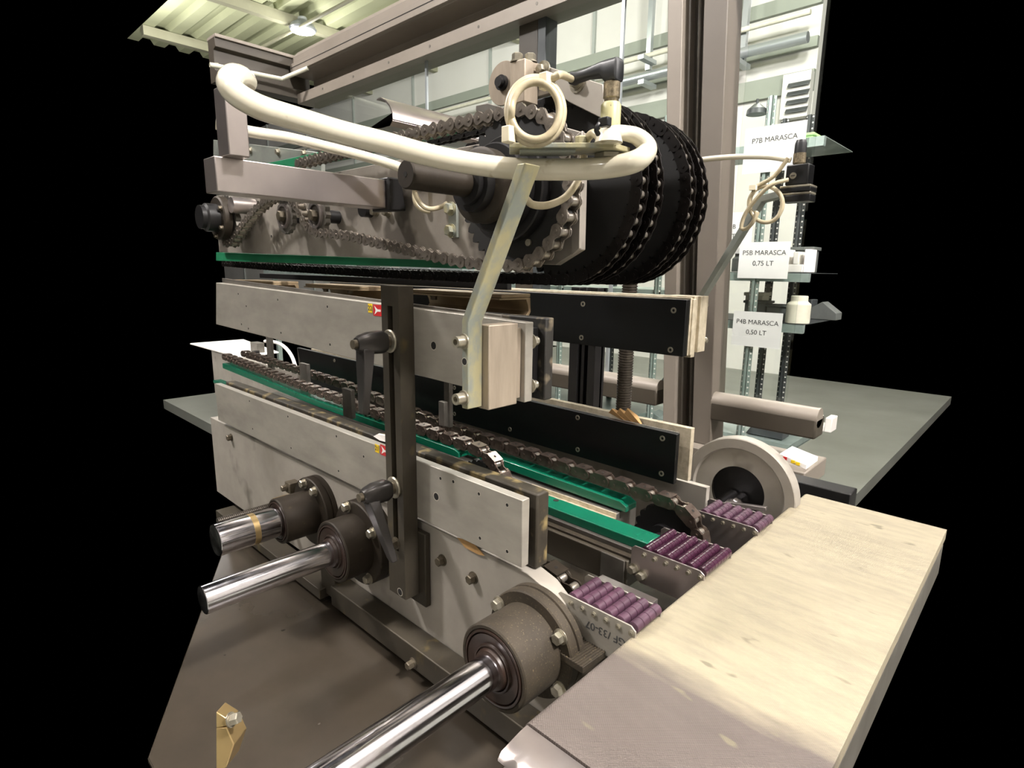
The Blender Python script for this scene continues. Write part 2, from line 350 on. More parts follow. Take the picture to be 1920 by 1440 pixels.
# ------------------------------------------------------------------ guard enclosure
def enclosure():
    Y = 1.8
    t = thing('machine_guard', 'grey-beige steel and glass guard around the back of the machine', 'machine guard', (-1.0, Y, .9))
    xr = W(1512, 300, Y=Y).x
    zb = .93
    # post: profile read across at v=400
    def px(u): return W(u, 400, Y=Y).x
    top = 2.9
    xr = W(1530, 800, Y=Y).x
    xa = W(1362, 400, Y=Y).x; xm = px(1279)
    def slab(u0t, u1t, u0b, u1b, ya, yb, name, m):
        q = [W(u0t, 0, Y=ya), W(u1t, 0, Y=ya), W(u1b, 750, Y=ya), W(u0b, 750, Y=ya)]
        f = lambda a_, c_, z: Vector((a_.x+(c_.x-a_.x)*(z-a_.z)/(c_.z-a_.z), ya, z))
        MB().prism([f(q[0], q[3], top), f(q[1], q[2], top), f(q[1], q[2], zb), f(q[0], q[3], zb)], (0, yb-ya, 0)).build(name, m, t, .003)
    slab(1252, 1280, 1243, 1265, Y, Y+.112, 'post', 'frame_beige')
    slab(1303, 1326, 1288, 1304, Y+.085, Y+.105, 'post_web', 'grey_paint_dark')
    slab(1320, 1365, 1299, 1334, Y, Y+.105, 'post', 'grey_paint')
    slab(1309, 1314, 1292, 1296, Y+.055, Y+.065, 'seal', 'steel_grey')
    # lower rails
    z0, z1 = W(1140, 745, Y=Y).z, W(1140, 705, Y=Y).z
    MB().box(-3.4, px(1252), Y+.0, Y+.08, z0, z1-.02).build('lower_rail', 'grey_paint_dark', t, .006)
    MB().lathe((-3.4, Y+.03, z1-.02), (1, 0, 0), [(0, .03), (3.4+px(1252), .03)], 20).build('rail_cap', 'frame_beige', t)
    MB().box(xa, xr, Y, Y+.08, z0-.01, z1-.03).build('lower_rail', 'grey_paint_dark', t, .006)
    MB().lathe((xa, Y+.03, z1-.03), (1, 0, 0), [(0, .03), (xr-xa, .03)], 20).build('rail_cap', 'frame_beige', t)
    # upper beam, stepped profile, running along X
    q = lambda v: W(780, v, Y=Y).z
    zt = q(12); zl = q(110)
    prof = [(Y, zl), (Y, zl+.055), (Y+.03, zl+.058), (Y+.11, zl+.062), (Y+.11, zl+.150), (Y-.02, zl+.152), (Y-.02, zl+.155), (Y-.035, zl+.158), (Y-.035, zl+.21), (Y-.02, zl+.213), (Y-.02, zl+.25), (Y+.02, zl+.29), (Y+.14, zl+.29), (Y+.14, zl)]
    xl = -3.5
    MB().prism([(xl, y, z) for y, z in prof], (xr-xl, 0, 0)).build('upper_beam', 'frame_beige', t, .002)
    MB().box(xl, -.6, Y-.0362, Y-.0352, zl+.186, zl+.189).build('seam', 'hole', t)
    for u, v in ((852, 74), (912, 52), (900, 35), (930, 24)):
        pass
    for i in range(9):
        x = -3.2+i*.32; MB().lathe((x, Y-.001, zl+.03), (0, 1, 0), [(0, .006), (.002, .006)], 12).build('screw', 'steel_grey', t)
    # left cross beam along Y at the corner
    prof = [(xl-.1, zl+.03), (xl-.1, zl+.25), (xl, zl+.25), (xl, zl+.2), (xl-.03, zl+.19), (xl-.03, zl+.09), (xl, zl+.08), (xl, zl+.03)]
    y0 = W(406, 118, X=xl).y
    MB().prism([(x, y0, z) for x, z in prof], (0, Y+.1-y0, 0)).build('cross_beam', 'grey_paint_dark', t, .002)
    MB().box(xl-.11, xl+.012, y0, Y, zl+.245, zl+.262).build('beam_cap', 'frame_beige', t, .002)
    MB().tube([(xl+.02, y0, zl+.1), (xl+.03, Y-.5, zl+.09), (xl+.06, Y-.12, zl+.1), (xl+.2, Y-.03, zl+.15)], .012).build('cable', 'box_light', t)
    # glass panes
    for (a, b_) in ((-3.4, W(967, 60, Y=Y).x), (W(1008, 60, Y=Y).x, px(1252)), (xa, W(1512, 300, Y=Y).x)):
        MB().box(a, b_, Y+.055, Y+.061, z1-.02, zl+.02).build('glass_pane', 'glass', t, smooth=False)
    # slim mullion post
    a, b_ = W(957, 60, Y=Y).x, W(1007, 60, Y=Y).x
    MB().box(a, a+.1, Y+.05, Y+.1, zb, zl+.05).build('post', 'grey_paint_dark', t, .002)
    MB().box(a+.1, b_, Y+.05, Y+.12, zb, zl+.05).build('post', 'shelf_dark', t, .002)
    # pane edges seen as thin light strips
    for u, v in ((800, 150), (1168, 60)):
        x = W(u, v, Y=Y+.05).x; MB().box(x-.006, x+.006, Y+.045, Y+.055, z1, zl).build('pane_edge', 'pipe', t)
    # bottom sill
    MB().box(-3.4, xr, Y-.05, Y+.16, zb-.06, zb).build('sill', 'frame_beige', t, .004)
enclosure()

# ------------------------------------------------------------------ shelving behind the glass
def shelving():
    Y = 3.8
    def upright(par, u, v, y, z0=0, z1=2.55, m='shelf_galv'):
        x = W(u, v, Y=y).x; b = MB(); b.box(x-.028, x-.009, y, y+.006, z0, z1); b.box(x+.009, x+.028, y, y+.006, z0, z1); b.box(x-.012, x+.012, y-.018, y-.014, z0, z1)
        b.box(x-.012, x-.009, y-.018, y, z0, z1); b.box(x+.009, x+.012, y-.018, y, z0, z1); b.box(x-.028, x-.025, y, y+.035, z0, z1)
        h = b.use(1); z = z0+.03
        while z < z1:
            for dx in (-.019, .019): h.lathe((x+dx, y-.0012, z), (0, 1, 0), [(0, .006), (.001, .006)], 8)
            z += .038
        b.build('upright', [m, 'white'], par)
        return x
    t = thing('storage_rack', 'galvanised bolted shelving rack behind the glass, right of the tall post', 'shelving', (-1.5, Y, 0))
    xu = upright(t, 1412, 560, Y)
    upright(t, 1483, 560, Y+.6, m='shelf_dark'); upright(t, 1452, 430, Y+.6, m='shelf_dark')
    xr = W(1512, 560, Y=Y).x; xl = W(1375, 560, Y=Y).x
    zs = [W(1450, v, Y=Y).z for v in (268, 512, 606, 842)]
    for i, z in enumerate(zs):
        b = MB(); b.box(xl-.5, xr, Y-.005, Y+.035, z-.045, z); b.box(xl-.5, xr, Y-.012, Y+.03, z-.052, z-.045); b.build('shelf_beam', 'shelf_galv', t)
        MB().box(xl-.5, xr, Y, Y+.6, z, z+.004).build('shelf_panel', 'shelf_dark' if i in (1, 2) else 'shelf_galv', t)
    # bracing at left bay
    t2 = thing('storage_rack', 'galvanised shelving rack seen through the lower pane left of the tall post', 'shelving', (-3, Y, 0))
    xs = []
    for u in (1048, 1225): xs.append(upright(t2, u, 660, Y))
    upright(t2, 1150, 560, Y+.5, m='shelf_dark')
    for v in (540, 606, 728, 775):
        z = W(1140, v, Y=Y).z; MB().box(xs[0]-.9, xs[1]+.05, Y, Y+.6, z-.03, z).build('shelf_panel', 'shelf_galv', t2)
    # signs
    def sign(lines, cx, cy, w, h, lab, y=Y-.03):
        c = W(cx, cy, Y=y); s = thing('paper_sign', lab, 'sign', c, None)
        pw, ph = w, h
        s = MB().box(c.x-pw/2, c.x+pw/2, y, y+.0015, c.z-ph/2, c.z+ph/2).build('sheet', 'paper', s, smooth=False)
        for k, ln in enumerate(lines):
            text(s, ln, (c.x, y-.001, c.z+ph*.2-k*.065), (1, 0, 0), (0, 0, 1), .042)
    sign(['P5B MARASCA', '0,75 LT'], 1431, 488, .31, .225, 'white paper sign reading P5B MARASCA 0,75 LT on the rack upright')
    sign(['P4B MARASCA', '0,50 LT'], 1418, 618, .31, .225, 'white paper sign reading P4B MARASCA 0,50 LT on the shelf edge')
    sign(['P7B MARASCA'], 1450, 278, .36, .27, 'white paper sign reading P7B MARASCA high up on the rack')
    c = W(1392, 440, Y=Y+.02); s = thing('paper_sign', 'white paper sign partly hidden by the rear sensor arm', 'sign', c)
    MB().box(c.x-.1, c.x+.07, Y+.0, Y+.0015, c.z-.12, c.z+.14).build('sheet', 'paper', s, smooth=False)
    text(s, 'B', (c.x-.05, Y-.001, c.z+.05), (1, 0, 0), (0, 0, 1), .04); text(s, 'T', (c.x-.05, Y-.001, c.z-.01), (1, 0, 0), (0, 0, 1), .04)
    # lamp knob on top of the upright
    c = W(1418, 215, Y=Y)
    k = thing('cap_knob', 'small dark domed knob on top of the rack upright', 'knob', c)
    MB().lathe(c, (0, 0, 1), [(0, .06), (.03, .055), (.06, .02)], 20).build('dome', 'shelf_dark', k)
    MB().lathe(c+Vector((0, 0, .06)), (0, 0, 1), [(0, .008), (.03, .008)], 10).build('pin', 'shelf_dark', k)
    t3 = thing('work_bench', 'long grey bench behind the glass at left holding the parts seen under the green strip', 'bench', (-5, 3.2, 0))
    MB().box(-7.0, -3.2, 3.05, 3.45, 1.41, 1.45).build('bench_top', 'shelf_galv', t3)
    for x in (-6.9, -5.0, -3.3): MB().box(x, x+.05, 3.1, 3.15, 0, 1.41).build('leg', 'shelf_galv', t3)
    # stored change parts, one by one
    R = random.Random(3)
    MB().box(xl-.5, xr, Y, Y+.6, .37, .42).build('shelf_panel', 'shelf_galv', t)
    parts = [ # u, v (bottom centre), w, h, kind, material, label
      (1475, 437, .30, .16, 'box', 'crate_grey', 'dark grey bin on the shelf right of the coiled rear cable'),
      (1425, 440, .18, .12, 'frame', 'box_light', 'cream slotted part on the shelf under the rear sensor'),
      (1445, 380, .14, .13, 'box', 'lime', 'light green panel on the rack behind the coiled cable'),
      (1490, 505, .16, .14, 'frame', 'white', 'white and red can on the shelf right of the P5B sign'),
      (1385, 520, .10, .12, 'cyl', 'crate_grey', 'dark round part left of the P5B sign'),
      (1380, 580, .12, .20, 'box', 'box_light', 'white marbled carton left of the rack upright'),
      (1455, 585, .16, .13, 'frame', 'shelf_dark', 'black forked change part between the two signs'),
      (1490, 588, .12, .08, 'wedge', 'crate_grey', 'small dark wedge part right of the upright'),
      (1440, 665, .18, .10, 'box', 'crate_grey', 'grey tray under the P4B sign'),
      (1488, 662, .14, .19, 'cyl', 'box_light', 'pale cylinder right of the P4B sign'),
      (1480, 700, .26, .12, 'wedge', 'crate_grey', 'wide wedge casting on the lowest visible shelf'),
      (1440, 735, .28, .16, 'wedge', 'shelf_dark', 'dark sheet-wrapped part just above the guard rail'),
      (1390, 680, .14, .12, 'box', 'crate_grey', 'grey block left of the rack upright below the P4B sign'),
      (1430, 860, .20, .12, 'box', 'shelf_dark', 'dark box below the right guard rail'),
      (1485, 835, .22, .10, 'frame', 'white', 'white framed part below the right guard rail'),
      (1100, 585, .16, .05, 'box', 'red', 'red lid stored behind the upper black guide'),
      (1220, 600, .26, .09, 'wedge', 'crate_grey', 'dark wedge part behind the threaded spindle'),
      (1225, 700, .40, .16, 'wedge', 'shelf_dark', 'dark wrapped part on the shelf left of the tall post'),
      (1215, 545, .14, .10, 'box', 'box_light', 'pale carton beside the tall post under the sprockets'),
      (1215, 790, .36, .06, 'wedge', 'shelf_galv', 'ribbed grey mat under the left guard rail'),
      (560, 505, .5, .30, 'frame', 'white', 'white machine part glimpsed under the green strip'),
      (625, 508, .5, .28, 'box', 'shelf_galv', 'mint green box glimpsed under the green strip'),
      (690, 510, .4, .30, 'box', 'crate_grey', 'dark box glimpsed under the green strip'),
      (800, 512, .9, .30, 'wedge', 'pipe', 'silver wrapped part glimpsed under the green strip'),
    ]
    cnt = 0
    for u, v, w, h, kind, m, lab in parts:
        far = u < 900
        y = 3.86 if not far else 3.1
        c = W(u, v, Y=y); b = MB(); d = .13; cnt += 1
        if not far: y += (cnt % 4)*.145
        if far: c.z = 1.4505
        if not far:
            lv = [W(1450, v_, Y=Y).z for v_ in (268, 512, 606, 842)]+[.42] if u > 1370 else [W(1140, v_, Y=Y).z for v_ in (540, 606, 728, 775)]
            zz_ = min(lv, key=lambda q_: abs(q_-c.z)); c.z = zz_+.006; h = min(h, .17); w = min(w, .24)
        if kind == 'box':
            b.box(c.x-w/2, c.x+w/2, y, y+d, c.z, c.z+h); b.box(c.x-w/2-.01, c.x+w/2+.01, y-.01, y+d+.01, c.z+h*.86, c.z+h)
        elif kind == 'cyl':
            b.lathe(c, (0, 0, 1), [(0, w*.5), (h*.7, w*.5), (h*.8, w*.35), (h, w*.35)], 24)
        elif kind == 'wedge':
            b.prism([(c.x-w/2, y, c.z), (c.x+w/2, y, c.z), (c.x+w/2, y, c.z+h*.4), (c.x+w*.1, y, c.z+h), (c.x-w*.3, y, c.z+h*.5)], (0, d, 0))
        else:
            b.box(c.x-w/2, c.x-w*.3, y, y+d, c.z, c.z+h); b.box(c.x+w*.3, c.x+w/2, y, y+d, c.z, c.z+h); b.box(c.x-w*.3, c.x+w*.3, y, y+d, c.z, c.z+h*.35); b.box(c.x-w*.1, c.x+w*.1, y, y+d, c.z+h*.35, c.z+h*.9)
        tag(b.build('stored_part' if kind != 'box' else 'storage_box', m, None, .004), lab, 'stored part', 'change parts on the racks behind the glass')
shelving()

# ------------------------------------------------------------------ guide rails and supports
XE = -.535
def guide_rails():
    d = (0, -1, 0)
    # lower front guide
    t = thing('guide_plate', 'long light aluminium guide plate, lower of the two in front', 'guide rail', (-1.1, .6, 1.11))
    xl = W(405, 740, Y=.593).x
    MB().box(xl, XE, .593, .609, 1.058, 1.166).build('plate', 'aluminium', t, .0012)
    holes(t, [W(u, v, Y=.593) for u, v in ((468, 752), (474, 804), (540, 781), (546, 840), (631, 818), (635, 883), (682, 856), (898, 926), (951, 947), (900, 1009), (951, 1034), (826, 897), (850, 903))], d, .0028)
    holes(t, [W(818, 931, Y=.593)], d, .0065, 'threaded_hole')
    b = MB(); b.box(xl, XE+.004, .622, .650, 1.045, 1.168)
    tag(b.build('wear_strip', 'wear_strip', None, .003), 'grimy dark wear strip behind the lower front aluminium guide plate', 'wear strip')
    # spacers between plate and strip
    b = MB()
    for x in (-.58, -.80, -1.05, -1.3, -1.6): b.cyl((x, .607, 1.11), (x, .624, 1.11), .009, 16)
    for i, x in enumerate((-.60, -.83, -1.2)):
        b = MB().cyl((x, .6085, 1.11), (x, .6225, 1.11), .01, 16); o = b.build('spacer', 'wear_strip', t)
    # upper front guide
    t = thing('guide_plate', 'long aluminium guide plate, upper of the two in front, with sticker 22', 'guide rail', (-1.1, .6, 1.38))
    q = lambda u, v: W(u, v, Y=.593)
    b = MB(); b.prism([q(405, 530), q(709, 570)+Vector((0, 0, .001)), Vector((XE, .593, 1.428)), Vector((XE, .593, 1.314)), q(863, 724), q(405, 608)], (0, .016, 0)).build('plate', 'aluminium', t, .0012)
    b = MB(); b.prism([q(405, 530)+Vector((0, .016, .012)), q(709, 570)+Vector((0, .016, .006)), Vector((-.60, .609, 1.434)), Vector((-.60, .609, 1.422)), q(405, 530)+Vector((0, .016, -.01))], (0, .004, 0)).build('lip', 'steel_grey', t, .0008)
    holes(t, [q(u, v) for u, v in ((447, 551), (462, 574), (521, 562), (614, 575), (453, 608), (466, 616), (527, 624), (619, 646))], d, .003)
    holes(t, [q(813, 648)], d, .0065, 'threaded_hole')
    t = thing('wear_plate', 'upright black wear plate behind the bolted end of the upper front guide', 'wear plate', (-.56, .64, 1.37))
    MB().box(-.80, XE+.002, .634, .652, 1.311, 1.432).build('plate', 'wear_black', t, .002)
    MB().box(-.60, XE-.012, .622, .634, 1.322, 1.418).build('backing_plate', 'black_steel', t, .001)
    for z in (1.40, 1.336):
        b = MB(); b.cyl((-.540, .6085, z), (-.540, .622, z), .0065, 16); hexbolt(b, (-.540, .609, z), (0, 1, 0), .0085, .006); b.build('spacer_bolt', 'bolt_steel', t, smooth=False)
    # rear guides, black faces
    t = thing('black_guide_plate', 'black plastic guide plate at the back, upper one, beside the leaning sensor arm', 'guide rail', (-.8, 1.07, 1.39))
    MB().box(-1.9, XE, 1.062, 1.078, 1.333, 1.446).build('plate', 'black_plastic', t, .001)
    MB().box(-1.9, XE+.001, 1.0785, 1.084, 1.334, 1.450).build('backing_strip', 'aluminium_edge', t, .0008)
    MB().box(-1.9, XE, 1.096, 1.112, 1.328, 1.452).build('backing_plate', 'aluminium_edge', t, .001)
    MB().box(-.60, XE+.004, 1.084, 1.096, 1.335, 1.447).build('spacer_block', 'aluminium_edge', t, .001)
    MB().box(-1.06, -1.02, 1.1125, 1.3995, 1.37, 1.41).build('mounting_arm', 'steel_grey', t, .001)
    MB().box(-.60, XE+.006, 1.112, 1.1448, 1.338, 1.452).build('clamp_block', 'aluminium_edge', t, .001)
    for u, v in ((1093, 570), (1263, 582), (1090, 633), (1257, 656)):
        p = W(u, v, Y=1.062); MB().ring(p-Vector((0, .0008, 0)), (0, 1, 0), .006, .003, .001, 20).build('screw_head', 'bolt_steel', t)
    t = thing('black_guide_plate', 'black plastic guide plate at the back, lower one, above the conveyor chains', 'guide rail', (-.9, 1.07, 1.12))
    q = lambda u, v, y=1.062: W(u, v, Y=y)
    b = MB(); b.prism([q(557, 652), Vector((XE, 1.062, 1.172)), Vector((XE, 1.062, 1.064)), q(846, 787), q(574, 720)], (0, .013, 0)); b.build('plate', 'black_plastic', t, .001)
    MB().box(-2.1, XE-.004, 1.0755, 1.080, 1.066, 1.173).build('backing_strip', 'steel_grey', t, .0008)
    MB().box(-2.15, XE+.01, 1.106, 1.120, 1.062, 1.178).build('backing_plate', 'aluminium_edge', t, .001)
    b = MB(); e = q(557, 652); b.prism([e, e+Vector((0, .06, -.09)), e+Vector((.01, .0, -.09))], (.004, 0, 0)); b.build('end_cheek', 'steel_grey', t)
    for x in (-.7, -1.0, -1.3): MB().cyl((x, 1.0795, 1.12), (x, 1.1065, 1.12), .008, 16).build('spacer', 'steel_grey', t)
    for u, v in ((1083, 783), (1242, 822), (1083, 843), (1240, 888), (956, 805), (852, 727), (852, 776), (627, 676)):
        p = q(u, v); MB().ring(p-Vector((0, .0008, 0)), (0, 1, 0), .006, .003, .001, 20).build('screw_head', 'bolt_steel', t)
    # scraps of carton wedged on it
    c = W(1162, 775, Y=1.09)
    t = thing('carton_scrap', 'crumpled brown carton scrap wedged on top of the lower black guide', 'debris', c)
    R = random.Random(5)
    for k in range(3):
        a = c+Vector((-.03+.02*k, 0, -.004)); b = MB()
        b.prism([a, a+Vector((.03, .006, .004)), a+Vector((.045, .004, -.014)), a+Vector((.012, -.006, .012+.004*k))], (.001, .003, .001)); b.build('fold', 'cardboard', t, smooth=False)
    c = W(880, 1022, Y=.60)
    t = thing('paper_scrap', 'torn yellowish paper scrap stuck under the lower front guide plate', 'debris', c)
    MB().prism([W(857, 1008, Y=.602), W(886, 1017, Y=.602), W(908, 1042, Y=.602), W(897, 1040, Y=.602), W(872, 1027, Y=.602)], (0, .001, 0)).build('scrap', 'cardboard', t, smooth=False)
    c = W(716, 822, Y=.615)
    t = thing('paper_scrap', 'white crumpled scrap lying in the gap left of the slotted bar', 'debris', c)
    MB().prism([W(700, 818, Y=.615), W(708, 814, Y=.617), W(722, 817, Y=.616), W(724, 829, Y=.615), W(712, 826, Y=.614)], (0, .004, .001)).build('scrap', 'white', t, smooth=False)
    # stickers
    def sticker(u, v, body, lab):
        c = W(u, v, Y=.5925); s = thing('number_sticker', lab, 'sticker', c)
        s = MB().box(c.x-.0065, c.x+.0065, .5922, .593, c.z-.008, c.z+.008).build('backing', 'yellow', s, smooth=False)
        text(s, body, (c.x, .5920, c.z), (1, 0, 0), (0, 0, 1), .013)
        c = W(u+13, v+4, Y=.5925); s = thing('arrow_sticker', ('upper' if body == '22' else 'lower')+' red sticker with white arrow tail beside the yellow '+body+' sticker', 'sticker', c)
        MB().box(c.x-.012, c.x+.014, .5922, .593, c.z-.010, c.z+.010).build('backing', 'red', s, smooth=False)
        x, z = c.x-.008, c.z
        MB().prism([(x, .5921, z+.008), (x+.010, .5921, z+.002), (x+.02, .5921, z+.002), (x+.02, .5921, z-.002), (x+.010, .5921, z-.002), (x, .5921, z-.008), (x+.004, .5921, z)], (0, -.0002, 0)).build('arrow_mark', 'white', s, smooth=False)
    sticker(694, 578, '22', 'small yellow sticker numbered 22 on the upper guide plate')
    sticker(707, 841, '21', 'small yellow sticker numbered 21 on the lower guide plate')
guide_rails()

def support_bar():
    x0, x1, y0, y1 = -.840, -.790, .563, .593; zt, zb = 1.470, .906
    t = thing('slotted_support_bar', 'tall dark slotted steel bar clamped across both front guide plates', 'support bar', (x0, y0, zb))
    xc = -.815; s0, s1 = .995, 1.437; w = .0072
    b = MB(); b.box(x0, xc-w, y0, y1, zb, zt); b.box(xc+w, x1, y0, y1, zb, zt); b.box(xc-w, xc+w, y0, y1, s1, zt); b.box(xc-w, xc+w, y0, y1, zb, s0)
    b.build('bar', 'stained_bar', t, 0)
    b = MB(); b.box(xc-w, xc+w, y0+.010, y1-.001, s0, s1); b.build('slot_bottom', 'wear_strip', t, smooth=False)
    holes(t, [W(750, 1110, Y=y0)], (0, -1, 0), .0065, 'threaded_hole')
    t = thing('spacer_block', 'dark steel block bolting the slotted bar to the side frame', 'block', (-.8, .61, .95))
    MB().box(-.83, x1+.020, .5935, .6055, .885, 1.03).build('block', 'stained_bar', t, .002)
    def lever(z, lab, arm, name='clamp_lever'):
        p = Vector((xc, y0, z)); t = thing(name, lab, 'clamp lever', p)
        MB().lathe(p, (0, -1, 0), [(0, .019), (.003, .020), (.005, .018)], 32).build('washer', 'bolt_steel', t)
        MB().lathe(p, (0, -1, 0), [(.005, .011), (.014, .011)], 24).build('collar', 'bolt_dull', t)
        # hub as a rounded, faceted barrel
        b = MB(); rg = []
        for y, rx, rz in ((.012, .013, .015), (.020, .015, .019), (.045, .015, .018), (.060, .012, .014), (.066, .009, .010)):
            rg.append([p+Vector((rx*(abs(cos(a))**.6)*(1 if cos(a) > 0 else -1), -y, rz*(abs(sin(a))**.6)*(1 if sin(a) > 0 else -1))) for a in [2*pi*i/24 for i in range(24)]])
        b.rings(rg); b.build('hub', 'lever_grey', t)
        MB().cyl(p+Vector((0, -.064, 0)), p+Vector((0, -.073, 0)), .0075, 20).build('screw', 'bolt_dull', t)
        q0 = p+Vector((0, -.050, -.008)); q1 = arm; n = (q1-q0).normalized(); sx = Vector((1, 0, 0)); sy = n.cross(sx).normalized()
        rg = []
        for k, (a, w_, h_) in enumerate(((0, .013, .010), (.2, .0135, .009), (.95, .0075, .006), (1, .006, .005))):
            c = q0.lerp(q1, a); rg.append([c+sx*w_+sy*h_, c-sx*w_+sy*h_, c-sx*w_-sy*h_, c+sx*w_-sy*h_])
        MB().rings(rg).build('arm', 'lever_grey', t, .0015)
    lever(1.378, 'dark clamp lever on the slotted bar, upper one at the level of sticker 22', Vector((-.81, .503, 1.262)))
    lever(1.117, 'dark clamp lever on the slotted bar, lower one above the bearing', Vector((-.760, .518, 1.012)))
    t = thing('hex_nut_bolt', 'hex bolt head on the slotted bar just below the lower lever', 'bolt', (-.77, .563, 1.03))
    b = MB(); hexbolt(b, W(743, 1018, Y=.563), (0, -1, 0), .009, .010); b.build('bolt_head', 'bolt_dull', t, smooth=False)
support_bar()

def zinc_bracket():
    t = thing('sensor_bracket', 'tall bent zinc flat bar carrying the front sensor over the chains', 'bracket', (-.56, .51, 1.31))
    Y0, Y1 = .497, .523
    q = lambda u, v: W(u, v, Y=Y0)
    a, b_, c = q(877, 768), q(877, 605), q(985, 305)
    th = .0115
    poly = [a, b_, c, c-Vector((th*1.05, 0, 0)), b_-Vector((th, 0, -.002)), a-Vector((th, 0, 0))]
    MB().prism(poly, (0, Y1-Y0, 0)).build('flat_bar', 'zinc_light', t, .0012)
    for v in (640, 746):
        b = MB(); capscrew(b, W(870, v, Y=Y0), (0, -1, 0), .0075, .013); b.build('cap_screw', 'bolt_steel', t)
    holes(t, [W(871, 678, Y=Y0)], (0, -1, 0), .0045, 'drilled_hole')
    text(t, '15 31', (W(912, 490, X=-.53).x-.0, W(912, 490, X=-.53).y, W(912, 490, X=-.53).z), (0, .2, .98), (0, -.98, .2), .008, 'steel_grey') if False else None
    # top plate, turned to face across the chains
    z = 1.634
    a, b_, c = W(955, 277, Z=z), W(1150, 277, Z=z), W(1181, 286, Z=z); bk = Vector((-.69, .72, 0))
    MB().prism([a, b_, c, c+bk*.030, b_+bk*.046, a+bk*.040], (0, 0, .0055)).build('top_plate', 'zinc_light', t, .0008)
    e = (b_-a).normalized()
    MB().prism([a+e*.012+bk*.006, a+e*.075+bk*.006, a+e*.07+bk*.03, a+e*.012+bk*.03], (0, 0, -.0035)).build('weld_tab', 'zinc', t, .0005)
    part_bolt(a+e*.082+bk*.012+Vector((0, 0, .0055)), (0, 0, 1), t, 'zinc_light', .0075, .009, washer=False)
    # block behind it
    t = thing('clamp_block', 'machined aluminium block between the zinc bracket and the upper guide end', 'block', (-.57, .55, 1.37))
    MB().box(-.558, -.537, .5238, .5795, 1.314, 1.428).build('block', 'brushed_block', t, .0015)
    MB().box(-.558, -.543, .580, .5925, 1.32, 1.42).build('inner_block', 'brushed_block', t, .001)
    # front sensor
    c = W(1147, 272, Z=z+.0055)+bk*.017
    s = thing('proximity_sensor', 'yellowish barrel sensor with black angled plug, standing on the front bracket', 'sensor', c)
    MB().lathe(c, (0, 0, 1), [(0, .0125), (.003, .0125), (.004, .0115), (.046, .0115), (.049, .0095)], 32).build('barrel', 'sensor_body', s)
    MB().lathe(c, (0, 0, 1), [(.049, .008), (.053, .0085), (.054, .0095), (.070, .0095), (.071, .008)], 32).build('knurled_ring', 'knurl', s)
    # elbow plug along -X
    b = MB(); zc = .083; rg = []
    for x, hy, z0, z1 in ((.0095, .008, .071, .092), (.0085, .0098, .070, .0945), (-.006, .0098, .070, .0945), (-.013, .0090, .078, .0940), (-.034, .0068, .0805, .0915), (-.052, .0065, .0795, .0910), (-.054, .0074, .0785, .0920), (-.058, .0074, .0785, .0920)):
        rg.append([c+Vector((x, hy*(1 if cos(a) > 0 else -1)*abs(cos(a))**.5, (z0+z1)/2+(z1-z0)/2*(1 if sin(a) > 0 else -1)*abs(sin(a))**.5)) for a in [2*pi*i/20 for i in range(20)]])
    b.rings(rg).build('angled_plug', 'plug_rubber', s)
    MB().lathe(c-Vector((0, 0, .006)), (0, 0, -1), [(0, .016), (.004, .016), (.004, .0125), (.016, .0125), (.017, .010), (.026, .010)], 6).build('lock_nut', 'bolt_steel', s, smooth=False) if False else None
    MB().lathe(c-Vector((0, 0, .0062)), (0, 0, -1), [(0, .0165), (.005, .0165)], 6).build('lock_nut', 'bolt_steel', s, smooth=False)
    MB().lathe(c-Vector((0, 0, .0112)), (0, 0, -1), [(0, .0115), (.018, .0115), (.019, .0105)], 32).build('sensor_head', 'black_steel', s)
    MB().lathe(c+Vector((.010, -.016, .0)), (0, 0, 1), [(0, .017), (.003, .017)], 6).build('mounting_nut', 'bolt_steel', s, smooth=False) if False else None
    MB().lathe(c+Vector((0, 0, .0)), (0, 0, 1), [(0, .0168), (.006, .0168)], 6).build('mounting_nut', 'bolt_steel', s, smooth=False)
    return c
SENS = zinc_bracket()

